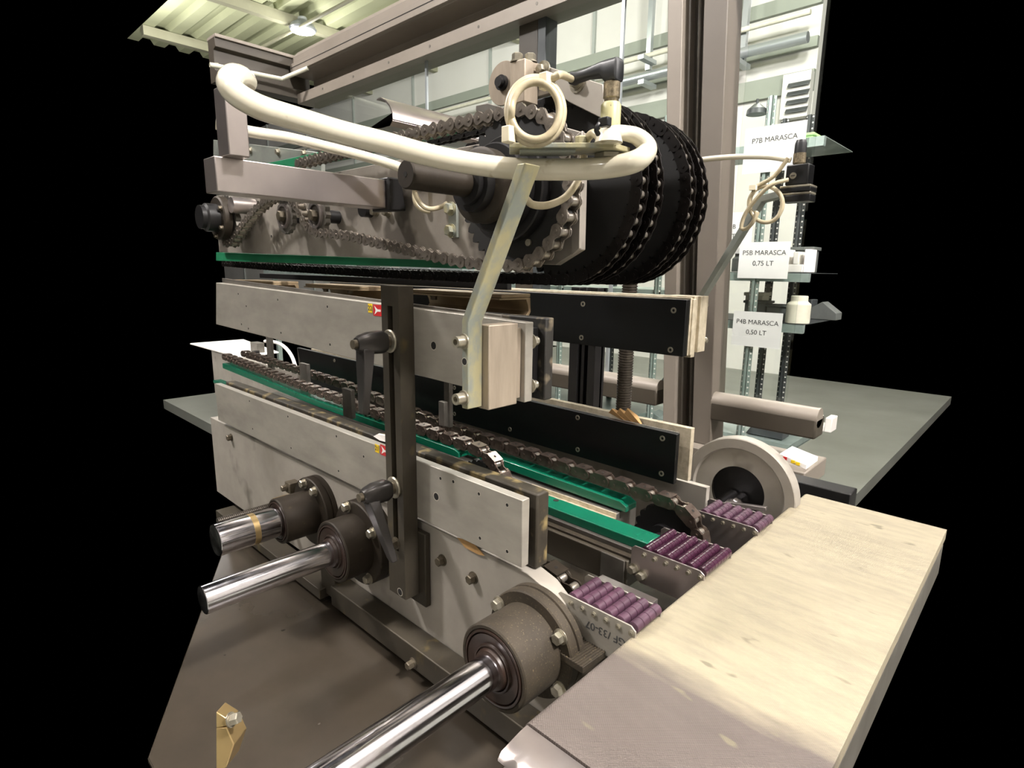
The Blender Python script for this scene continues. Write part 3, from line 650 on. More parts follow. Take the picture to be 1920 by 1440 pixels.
def cables():
    D = lambda u, v, d: W(u, v, D=d)
    # thick hose in the foreground
    pts = [D(462, 156, .64), D(452, 146, .62), D(437, 144, .60), D(430, 158, .59), D(446, 178, .59), D(490, 202, .60), D(560, 224, .62), D(640, 248, .64), D(720, 268, .655),
           D(800, 290, .665), D(880, 306, .675), D(960, 316, .68), D(1050, 318, .68), D(1130, 315, .67), D(1190, 303, .655), D(1214, 280, .66), D(1196, 257, .66), D(1165, 249, .655), D(1140, 252, .64)]
    n = len(spline(pts, 8)); rr = []
    for i in range(n):
        k = i/(n-1); rr.append(.0125 if k < .78 else .0125-.004*min(1, (k-.78)/.15))
    rr[:3] = [.004, .010, .0125]
    tag(MB().tube(spline(pts, 8), rr, 20).build('cable_hose', 'hose'), 'thick glossy cream hose sweeping across the foreground to the front sensor', 'hose')
    g = thing('hose_grommet', 'cream conical grommet where the thick hose meets the front bracket', 'grommet', D(1140, 262, .635)); MB().lathe(D(1141, 268, .632), (0, 0, 1), [(0, .0155), (.012, .012), (.016, .008)], 28).build('cone', 'hose', g)
    b = MB(); b.tube(spline([D(1122, 252, .605), D(1118, 243, .60), D(1124, 232, .60), D(1134, 228, .61), D(1142, 236, .62)], 6), .0026, 8)
    t = thing('cable_tie', 'dark cable tie strapping the hose end to the front sensor', 'cable tie', D(1130, 240, .6)); b.build('strap', 'plug_rubber', t)
    c = D(1134, 229, .598); MB().box(c.x-.006, c.x+.006, c.y-.004, c.y+.004, c.z-.0045, c.z+.0045).build('lock_head', 'plug_rubber', t, .001)
    # second hose behind, left
    pts = [D(405, 232, .86), D(470, 247, .88), D(540, 258, .92), D(620, 277, .95), D(700, 298, .98), D(760, 318, 1.0), D(815, 345, 1.0)]
    tag(MB().tube(spline(pts, 8), .0085, 16).build('cable_hose', 'hose'), 'thinner cream hose running behind the foreground hose to the black stub shaft', 'hose')
    # right background hose
    pts = [W(1290, 306, Y=1.12), W(1320, 299, Y=1.12), W(1380, 294, Y=1.12), W(1440, 294, Y=1.12), W(1482, 300, Y=1.12)]
    tag(MB().tube(spline(pts, 8), .0052, 12).build('cable_hose', 'hose'), 'thin cream hose reaching from the sprockets to the rear sensor', 'hose')
    # front coil
    def coil(cx, cy, rx, ry, d, n0, turns, r, pre, post, dd=.004, a0=-pi/2):
        pts = list(pre); N = int(turns*20)
        for i in range(N+1):
            a = a0-2*pi*turns*i/N; k = 1.0-.13*min(1, max(0, (i/N-.35)/.3))
            pts.append(D(cx+rx*k*cos(a), cy+ry*k*sin(a), d-dd*i/N))
        return spline(pts+list(post), 4)
    d = .60
    p1 = coil(1004, 208, 52, 62, d, 0, 2.33, .003, [Vector((SENS.x-.058, SENS.y, SENS.z+.085)), D(1050, 140, .595)], [D(957, 240, .6), D(960, 268, .61)], .012, a0=-1.1)
    t = thing('signal_cable', 'cream signal cable coiled in two turns in front of the drive sprocket', 'cable', D(1004, 208, d))
    MB().tube(p1, .0040, 12).build('coiled_cable', 'cable', t)
    pts = [D(1128, 262, .63), D(1112, 250, .64), D(1098, 268, .66), D(1093, 300, .70), D(1085, 335, .72), D(1062, 368, .72), D(1030, 384, .71), D(1000, 384, .70), D(985, 372, .70)]
    MB().tube(spline(pts, 6), .0046, 12).build('loop', 'cable', t)
    for u, v, w in ((1022, 152, .005), (952, 252, .005)):
        c = D(u, v, .592); MB().box(c.x-.0055, c.x+.0055, c.y-.004, c.y+.006, c.z-.008, c.z+.008).build('tie', 'tie', t, .001)
    # coil under the stub shaft, left
    d = .98; pts = []
    for i in range(44):
        a = pi*.0-2*pi*i/20; pts.append(W(812+38*cos(a)+4*sin(i*.7), 352+36*sin(a)+.25*i, D=d+.002*i))
    t = thing('signal_cable', 'cream cable coil hanging behind the black stub shaft', 'cable', W(812, 352, D=d))
    MB().tube(spline(pts, 3), .0042, 10).build('coiled_cable', 'cable', t)
    c = W(805, 345, D=.95); MB().box(c.x-.004, c.x+.004, c.y-.004, c.y+.004, c.z-.007, c.z+.007).build('tie', 'tie', t)
    # rear coil
    y = 1.10
    t = thing('signal_cable', 'cream cable coil tied to the leaning rear sensor arm', 'cable', W(1435, 385, Y=y))
    pts = [W(1478, 296, Y=y), W(1452, 330, Y=y), W(1418, 350, Y=y)]
    for i in range(45):
        a = -2.4-2*pi*i/20; pts.append(W(1436+31*cos(a)*(1+.03*sin(i)), 383+34*sin(a), Y=y-.008+.0006*i))
    pts += [W(1420, 400, Y=y-.01), W(1405, 425, Y=y-.01), W(1390, 428, Y=y-.01), W(1398, 400, Y=y-.01), W(1425, 365, Y=y-.012), W(1450, 345, Y=y-.012), W(1478, 337, Y=y)]
    MB().tube(spline(pts, 3), .0036, 10).build('coiled_cable', 'cable', t)
    c = W(1412, 352, Y=y-.012); MB().box(c.x-.006, c.x+.006, c.y-.004, c.y+.004, c.z-.004, c.z+.004).build('tie', 'tie', t)
cables()

def rear_sensor():
    Y0, Y1 = 1.112, 1.136
    t = thing('sensor_bracket', 'leaning zinc flat bar carrying the rear sensor in front of the tall post', 'bracket', (-.53, 1.12, 1.34))
    q = lambda u, v: W(u, v, Y=1.145)
    a, b_, c, e = q(1310, 655), q(1318, 556), q(1428, 378), q(1478, 366)
    k = Vector((.012, 0, 0)); k2 = Vector((0, 0, .012))
    MB().prism([a, b_, c-Vector((0, 0, 0)), e, e+k2, c+k2-k*.4, c-k*1.0+k2*.2, b_-k, a-k], (0, .024, 0)).build('flat_bar', 'zinc', t, .001)
    for v in (572, 638):
        p = W(1322, v, Y=1.15); MB().lathe(p, (1, 0, 0), [(0, .007), (.004, .006), (.006, .003)], 16).build('screw_head', 'bolt_steel', t)
    c = W(1490, 362, Y=1.13)
    s = thing('light_sensor', 'small black square sensor with threaded plug at the right edge', 'sensor', c)
    MB().box(c.x-.024, c.x+.03, 1.118, 1.15, c.z-.004, c.z).build('base_plate', 'bolt_steel', s, .001)
    MB().box(c.x-.022, c.x+.03, 1.116, 1.152, c.z+.001, c.z+.008).build('clamp', 'black_plastic', s, .001)
    MB().box(c.x-.018, c.x+.03, 1.118, 1.15, c.z-.016, c.z-.0045).build('lower_body', 'black_plastic', s, .001)
    MB().box(c.x-.014, c.x+.024, 1.116, 1.148, c.z+.012, c.z+.047).build('housing', 'black_plastic', s, .002)
    MB().box(c.x-.022, c.x+.03, 1.116, 1.152, c.z+.0082, c.z+.0118).build('shim', 'bolt_steel', s, .0008)
    p = Vector((c.x-.001, 1.1158, c.z+.028)); MB().lathe(p, (0, -1, 0), [(0, .0055), (.001, .0055)], 20).build('adjusting_screw', 'bolt_steel', s)
    MB().box(p.x-.0035, p.x+.0035, p.y-.0016, p.y-.001, p.z-.0005, p.z+.0005).build('screw_slot', 'hole', s)
    MB().lathe(Vector((c.x+.002, 1.13, c.z+.047)), (0, 0, 1), [(0, .009), (.003, .009), (.003, .0105), (.020, .0105)], 24).build('threaded_ring', 'knurl', s)
    MB().lathe(Vector((c.x+.002, 1.13, c.z+.067)), (0, 0, 1), [(0, .010), (.016, .0098), (.022, .008)], 12).build('plug', 'plug_rubber', s)
rear_sensor()

# ------------------------------------------------------------------ roller chains
def plate_pts(pitch, r, waist, y, th, n=8):
    o = []
    for i in range(n+1): a = pi/2-pi*i/n; o.append((pitch+r*cos(a), r*sin(a)))
    o.append((pitch/2, -waist))
    for i in range(n+1): a = -pi/2-pi*i/n; o.append((r*cos(a), r*sin(a)))
    o.append((pitch/2, waist))
    return [(x, y, z) for x, z in o], (0, th, 0)
def link_mesh(kind, pitch, w, m, pad=False, rfac=.44, waist=.62):
    """local x along the chain, y across, z outward"""
    b = MB(); r = pitch*rfac; th = w*.09; wa = r*waist
    if kind == 'outer':
        for y in (-w/2, w/2-th):
            p, d = plate_pts(pitch, r, wa if not pad else r*.95, y, th); b.prism(p, d)
        for x in (0, pitch): b.cyl((x, -w*.56, 0), (x, w*.56, 0), pitch*.13, 10)
        if pad:
            b.box(-r*.15, pitch+r*.15, -w*.50, w*.50, r*.95, r*.95+th*1.2)
            b.use(2); b.lathe((pitch/2, 0, r*.95+th*1.2-.0001), (0, 0, 1), [(0, pitch*.12), (.0003, pitch*.12)], 12)
    else:
        for y in (-w/2+th*1.15, w/2-2.15*th):
            p, d = plate_pts(pitch, r*.95, wa, y, th); b.prism(p, d)
        b.use(1)
        for x in (0, pitch): b.cyl((x, -w*.36, 0), (x, w*.36, 0), pitch*.30, 12)
    b.use(0)
    me = bpy.data.meshes.new('link'); me.from_pydata([tuple(v) for v in b.v], [], b.f)
    for q in (m, 'roller_steel', 'hole'): me.materials.append(MATS[q])
    me.polygons.foreach_set('material_index', b.mi); me.update()
    bm = bmesh.new(); bm.from_mesh(me); bmesh.ops.recalc_face_normals(bm, faces=bm.faces); bm.to_mesh(me); bm.free()
    for p in me.polygons: p.use_smooth = True
    me.set_sharp_from_angle(angle=radians(35))
    return me
LM = {}
def chain(name, label, path, y, pitch, w, m, pad=False, group=None, cap=96, rfac=.44, waist=.62):
    key = (pitch, w, m, pad, rfac)
    if key not in LM: LM[key] = (link_mesh('outer', pitch, w, m, pad, rfac, waist), link_mesh('inner', pitch, w, m, False, rfac, waist))
    pts = [Vector((x, y, z)) for x, z in path]
    # walk along at chord = pitch
    out = [pts[0]]; i = 0; cur = pts[0]
    while i < len(pts)-1:
        if (pts[i+1]-cur).length >= pitch:
            a, b_ = (pts[i] if (pts[i]-cur).length <= pitch else cur), pts[i+1]
            lo, hi = 0.0, 1.0
            for _ in range(24):
                mid = (lo+hi)/2
                if (a.lerp(b_, mid)-cur).length < pitch: lo = mid
                else: hi = mid
            cur = a.lerp(b_, hi); out.append(cur); pts[i] = cur
        else: i += 1
    t = thing(name, label, 'chain', out[0], group)
    n = len(out)-1; extra = max(0, n-cap)
    if extra:
        b = bmesh.new()
        for k in range(extra):
            M = link_matrix(out[k], out[k+1]); me = LM[key][k % 2].copy(); me.transform(M); b.from_mesh(me); bpy.data.meshes.remove(me)
        me = bpy.data.meshes.new('links'); b.to_mesh(me); b.free()
        for q in (m, 'roller_steel', 'hole'): me.materials.append(MATS[q])
        o = bpy.data.objects.new('link', me); COL.objects.link(o); o.parent = t; o.location = -t.location; o['kind'] = 'stuff'
    for k in range(extra, n):
        o = bpy.data.objects.new('link', LM[key][k % 2]); COL.objects.link(o); o.parent = t
        M = link_matrix(out[k], out[k+1]); o.matrix_local = Matrix.Translation(-t.location) @ M
    return t
def link_matrix(a, b):
    d = (b-a).normalized(); yv = Vector((0, 1, 0)); z = d.cross(yv).normalized(); y = z.cross(d)
    M = Matrix((d, y, z)).transposed().to_4x4(); M.translation = a; return M
def arc(cx, cz, r, a0, a1, n=40): return [(cx+r*cos(radians(a0+(a1-a0)*i/n)), cz+r*sin(radians(a0+(a1-a0)*i/n))) for i in range(n+1)]
def sprocket_mb(c, r, y0, y1, teeth, b=None, th=.6):
    b = b or MB(); n = teeth*4; pr = []
    for i in range(n):
        k = i % 4; rr = r*(1.0) if k in (0,) else (r*.97 if k in (1, 3) else r*.90)
        a = 2*pi*i/n; pr.append((c[0]+rr*cos(a), y0, c[1]+rr*sin(a)))
    return b.prism(pr, (0, y1-y0, 0))

DC = (-.604, 1.612)
def upper_head():
    # drive chain, front plane
    Y = .64
    low = [(-1.75, 1.64), (-1.725, 1.59)]+arc(-1.66, 1.622, .066, 205, 310, 16)+[(-1.56, 1.600), (-1.46, 1.640)]
    low += [(-1.40, 1.655), (-1.345, 1.656), (-1.30, 1.652), (-1.262, 1.630), (-1.235, 1.600), (-1.21, 1.580), (-1.175, 1.570), (-1.12, 1.567), (-1.05, 1.560), (-.96, 1.546), (-.873, 1.533), (-.78, 1.519), (-.703, 1.509), (-.66, 1.5065)]
    path = low+arc(DC[0], DC[1], .107, -112, 95, 50)+[(-.70, 1.7205), (-.965, 1.722), (-1.25, 1.718)]
    sm = [v for v in path]
    chain('drive_chain', 'bright steel roller chain looping in front around the drive sprocket', sm, Y, .0213, .024, 'chain_steel', cap=98, rfac=.46, waist=.5)
    t = thing('drive_sprocket', 'large black drive sprocket with stepped hub and stub shaft', 'sprocket', (DC[0], Y, DC[1]))
    sprocket_mb(DC, .110, Y-.0055, Y+.0055, 36).build('toothed_disc', 'black_disc', t)
    C = Vector((DC[0], Y, DC[1]))
    MB().lathe(C, (0, -1, 0), [(.0055, .074), (.022, .074), (.024, .072)], 48).build('hub_flange', 'black_steel', t)
    MB().lathe(C, (0, -1, 0), [(.024, .060), (.046, .060), (.048, .058)], 48).build('hub_ring', 'black_steel', t)
    MB().lathe(C, (0, -1, 0), [(.048, .046), (.056, .046), (.056, .050), (.074, .050), (.076, .046)], 48).build('clamp_collar', 'cast_dark', t)
    MB().lathe(C, (0, -1, 0), [(.076, .036), (.090, .036), (.090, .028), (.098, .028)], 40).build('bearing_ring', 'black_steel', t)
    MB().lathe(C, (0, -1, 0), [(.098, .0175), (.193, .0175), (.195, .016)], 32).build('stub_shaft', 'cast_dark', t)
    MB().lathe(C+Vector((.0, -.1952, .0)), (0, -1, 0), [(0, .0035), (.0003, .0035)], 12).build('centre_hole', 'hole', t)
    for u, v, m in ((992, 455, 'bolt_steel'), (1012, 258, 'hole')):
        p = W(u, v, Y=Y-.006); MB().lathe(p, (0, -1, 0), [(0, .005), (.003 if m != 'hole' else .0004, .005)], 16).build('set_screw' if m != 'hole' else 'puller_hole', m, t)
    # small sprockets on the slack side
    t = thing('idler_sprocket', 'flanged idler sprocket at the left edge with bolted black bearing', 'sprocket', (-1.66, Y, 1.622))
    c = (-1.66, 1.622); sprocket_mb(c, .064, Y-.006, Y+.006, 20).build('toothed_disc', 'steel_grey', t)
    C = Vector((c[0], Y, c[1]))
    MB().lathe(C, (0, -1, 0), [(.012, .056), (.030, .056), (.033, .052)], 40).build('bearing_flange', 'cast_dark', t)
    MB().lathe(C, (0, -1, 0), [(.033, .036), (.060, .036), (.064, .030), (.075, .030)], 40).build('bearing_housing', 'black_steel', t)
    for a in (-35, -95, -155, 30): part_bolt(C+Vector((.046*cos(radians(a)), -.033, .046*sin(radians(a)))), (0, -1, 0), t, 'bolt_dull', .0055, .005)
    MB().cyl(C+Vector((.07, .04, .03)), C+Vector((.07, -.02, .03)), .02, 24).build('tension_roller', 'stainless', t)
    for cx, cz, lab in ((-1.325, 1.612, 'toothed idler sprocket, left of the pair under the square beam'), (-1.177, 1.606, 'toothed idler sprocket, right of the pair under the square beam')):
        t = thing('idler_sprocket', lab, 'sprocket', (cx, Y, cz)); C = Vector((cx, Y, cz))
        sprocket_mb((cx, cz), .040, Y-.0055, Y+.0055, 15).build('toothed_disc', 'steel_grey', t)
        MB().ring(C+Vector((0, -.0055, 0)), (0, -1, 0), .027, .022, .006).build('bearing_ring', 'stainless', t)
        MB().lathe(C, (0, -1, 0), [(.0055, .020), (.009, .020)], 32).build('bearing_face', 'cast_dark', t)
        part_bolt(C+Vector((0, -.009, 0)), (0, -1, 0), t, 'bolt_dull', .012, .012, washer=False)
        MB().cyl(C+Vector((0, .0055, 0)), C+Vector((0, .045, 0)), .014, 20).build('axle', 'black_steel', t)
    # aluminium side panel
    t = thing('chain_drive_housing', 'big dull aluminium side panel behind the drive chain', 'machine panel', (-1.2, .69, 1.6))
    q = lambda u, v, y=.685: W(u, v, Y=y)
    xl = q(405, 400).x
    MB().prism([(xl, .685, 1.70), (-.56, .685, 1.70), q(1058, 238), q(1092, 248), q(1087, 468), q(1041, 497), (xl, .685, 1.538)], (0, .014, 0)).build('panel', 'aluminium_upper', t, .001)
    MB().prism([q(1076, 262, .684), q(1096, 246, .684), q(1091, 466, .684), q(1076, 480, .684)], (0, -.006, 0)).build('edge_plate', 'aluminium_upper', t, .001)
    for u, v in ((706, 397), (728, 398)): part_bolt(q(u, v), (0, -1, 0), t, 'bolt_steel', .008, .010)
    p = q(853, 415); MB().box(p.x-.011, p.x+.011, .679, .685, p.z-.028, p.z+.028).build('clamp_plate', 'zinc', t, .001)
    for v in (392, 433): part_bolt((p.x-.003, .679, q(850, v).z), (0, -1, 0), t, 'zinc_light', .0095, .008)
    holes(t, [q(509, 443)], (0, -1, 0), .004)
    MB().lathe((-1.05, .685, 1.615), (0, -1, 0), [(0, .016), (.02, .016)], 24).build('boss', 'black_steel', t)
    # green strips
    y = .70
    b = MB().prism([W(405, 473, Y=y), W(905, 491, Y=y), W(905, 505, Y=y), W(405, 489, Y=y)], (0, .03, 0))
    tag(b.build('chain_guide', 'green_rail', None, .001), 'long green plastic chain guide along the bottom of the aluminium side panel', 'chain guide')
    y = .735
    b = MB().prism([W(500, 306, Y=y), W(640, 276, Y=y), W(840, 231, Y=y), W(840, 247, Y=y), W(640, 296, Y=y), W(500, 322, Y=y)], (0, .022, 0))
    tag(b.build('chain_guide', 'green_rail', None, .001), 'green plastic chain guide rising behind the square beam at the top', 'chain guide')
    # tray plate with bolts at upper left
    t = thing('bolted_plate', 'pale bolted plate at upper left behind the thin hose', 'plate', W(500, 290, D=1.35))
    a, c = W(400, 262, Y=.80), W(605, 300, Y=.80)
    MB().prism([W(400, 262, Y=.80), W(602, 286, Y=.80), W(602, 330, Y=.80), W(400, 330, Y=.80)], (0, .012, 0)).build('plate', 'zinc', t, .001)
    for u, v in ((522, 285), (571, 288), (470, 282)): part_bolt(W(u, v, Y=.80), (0, -1, 0), t, 'bolt_steel', .008, .006)
    # the four big strands and their sprockets
    cx, cz, R = -.604, 1.621, .137
    names = ['first (nearest) of the four big dark chain strands', 'second of the four big dark chain strands', 'third of the four big dark chain strands', 'fourth (farthest) of the four big dark chain strands']
    for i, yy in enumerate((.757, .800, .905, .948)):
        path = [(-2.02, 1.505), (-1.6, 1.494), (-1.1, 1.486), (-.75, 1.4835)]+arc(cx, cz, R, -90, 88, 60)+[(-.75, 1.758), (-1.0, 1.757)]
        chain('carrier_chain', 'dark roller chain round the big sprockets, '+names[i], path, yy, .01905, .021, 'chain_dark', cap=97, group=None, rfac=.5, waist=.93)
        t = thing('chain_sprocket', 'big matt black sprocket disc carrying the '+names[i].split(' of')[0]+' dark chain strand', 'sprocket', (cx, yy, cz))
        sprocket_mb((cx, cz), R*.985, yy-.0045, yy+.0045, 45).build('toothed_disc', 'black_disc', t)
        MB().lathe((cx, yy, cz), (0, -1, 0), [(.006, .045), (.016, .045)], 32).build('hub', 'black_disc', t)
    MB_ = MB().cyl((cx, .699, cz-.009), (cx, .975, cz-.009), .020, 24)
    tag(MB_.build('sprocket_shaft', 'black_steel'), 'black shaft through the four big sprockets', 'shaft')
    # tensioner arm with block and disc
    t = thing('chain_tensioner', 'flat aluminium arm with washers and bolts sloping above the sprockets', 'tensioner', W(985, 120, Y=.70))
    y = .722
    q = lambda u, v, yy=y: W(u, v, Y=yy)
    MB().prism([q(985, 114), q(1010, 119), q(1130, 158), q(1134, 215), q(1128, 222), q(1068, 192), q(1040, 172), q(990, 186)], (0, .012, 0)).build('arm', 'aluminium_panel', t, .001)
    for u, v in ((1019, 132), (1083, 156)):
        p = q(u, v); MB().lathe(p, (0, -1, 0), [(0, .0135), (.002, .0135)], 28).build('washer', 'bolt_steel', t); part_bolt(p-Vector((0, .002, 0)), (0, -1, 0), t, 'bolt_steel', .0075, .007)
    t = thing('tensioner_block', 'scratched steel block with two bolts on top beside the round disc', 'block', W(970, 150, Y=.70))
    a, c = W(956, 117, Y=.69), W(984, 112, Y=.69)
    MB().box(a.x, c.x, .69, .7215, W(957, 196, Y=.69).z, a.z).build('block', 'brushed_block', t, .0015)
    for dx, dy in ((.008, .008), (.022, .022)):
        part_bolt((a.x+dx, .69+dy, a.z), (0, 0, 1), t, 'bolt_steel', .0085, .010)
    holes(t, [W(969, 161, Y=.69)], (0, -1, 0), .004)
    t = thing('guide_disc', 'thin round steel disc left of the scratched block', 'disc', W(940, 155, Y=.74))
    p = W(943, 156, Y=.735)
    MB().lathe(p, (0, 1, 0), [(0, .034), (.004, .034)], 40).build('disc', 'brushed_block', t, .0005)
    MB().lathe(p, (0, -1, 0), [(0, .012), (.006, .012), (.006, .008), (.012, .008)], 24).build('spindle', 'black_steel', t)
    t = thing('chain_shoe', 'small grey angular chain shoe above the drive chain', 'chain guide', W(930, 200, Y=.70))
    MB().prism([W(892, 198, Y=.70), W(914, 193, Y=.70), W(946, 202, Y=.70), W(946, 222, Y=.70), W(892, 208, Y=.70)], (0, .02, 0)).build('shoe', 'steel_grey', t, .001)
    # curved stainless cover, runs in depth
    t = thing('curved_cover', 'curved stainless cover sheet behind the foreground hose at upper centre', 'cover', W(705, 215, Y=.9))
    y = .86; pr = [(706, 188), (712, 185), (722, 190), (730, 200), (735, 214), (736, 226), (731, 236), (716, 240), (692, 243)]
    o_ = [W(u, v, Y=y) for u, v in pr]; i_ = [p+Vector((.002, 0, .003)) for p in o_[::-1]]
    MB().prism(o_+i_, (.20, .42, 0)).build('sheet', 'stainless', t) if False else MB().prism(o_+i_, (0.0, .70, 0)).build('sheet', 'stainless', t)
    b = MB().prism([W(712, 184, Y=y), W(722, 190, Y=y), W(735, 214, Y=y), W(738, 240, Y=y), W(728, 238, Y=y), W(728, 214, Y=y)], (0, .45, 0))
    # square beam coming in from the left, along Y
    X = -.93; y0, y1 = W(405, 330, X=X).y, .640
    t = thing('square_beam', 'brushed square aluminium beam reaching in from the left to the side panel', 'beam', (X, y0, 1.62))
    MB().box(X-.045, X, y0, y1, 1.607, 1.657).build('beam', 'stainless', t, .0015)
    MB().prism([(X-.047, y1, 1.602), (X-.047, y1, 1.662), (X-.047, y1+.03, 1.662), (X-.047, y1+.04, 1.605)], (.055, 0, 0)).build('end_flange', 'black_steel', t, .003)
    t = thing('end_block', 'vertical stainless block at the left edge under the hose bend', 'block', W(445, 250, X=-.9))
    a, c = W(430, 290, X=-.905), W(469, 290, X=-.905); zt = W(445, 162, X=-.905).z
    MB().box(-.945, -.905, a.y, c.y, a.z, zt).build('block', 'stainless', t, .0015)
    # carriers hanging from the chain
    def carrier(x0, x1, lab, y0=.76, z=1.447, op=True):
        t = thing('bottle_carrier', lab, 'carrier', (x0, .85, z))
        pr = []
        yy0, yy1 = y0, y0+.085
        prof = [(yy0, z), (yy0+.008, z-.004)]+[(yy0+.012+.03*(1-cos(a)), z-.006-.034*sin(a)) for a in [pi/2*i/8 for i in range(9)]]
        prof = [(yy1, z), (yy0, z), (yy0, z-.003), (yy1-.012, z-.004), (yy1-.006, z-.016), (yy1-.004, z-.026), (yy1-.012, z-.036), (yy1-.030, z-.043), (yy0+.0, z-.046), (yy0, z-.049), (yy1-.028, z-.047), (yy1-.006, z-.040), (yy1+.002, z-.028), (yy1+.001, z-.01)]
        MB().prism([(x0, y, zz) for y, zz in prof], (x1-x0, 0, 0)).build('curved_jaw', 'brown_carrier', t, .0008)
        MB().box(x0, x1, yy0+.005, yy1, z+.0005, z+.007).build('mounting_strip', 'brown_carrier', t, .001)
        for k in (.3, .75):
            part_bolt((x0+(x1-x0)*k, yy0+.02, z-.004), (0, 0, -1), t, 'bolt_dull', .007, .006)
    carrier(-1.06, -.752, 'brown curved jaw carrier hanging under the dark chains right of the slotted bar')
    carrier(-1.50, -1.23, 'brown curved jaw carrier left of the slotted bar under the dark chains')
    carrier(-1.98, -1.70, 'brown curved jaw carrier at the far left under the dark chains')
    t = thing('carrier_rail', 'dark back rail behind the hanging jaw carriers', 'rail', (-1.5, 1.0, 1.45))
    MB().box(-2.3, -.95, .985, 1.0, 1.452, 1.470).build('rail', 'black_steel', t, .001)
    MB().box(-2.3, -1.0, 1.0005, 1.02, 1.462, 1.466).build('flange', 'wear_strip', t)
upper_head()

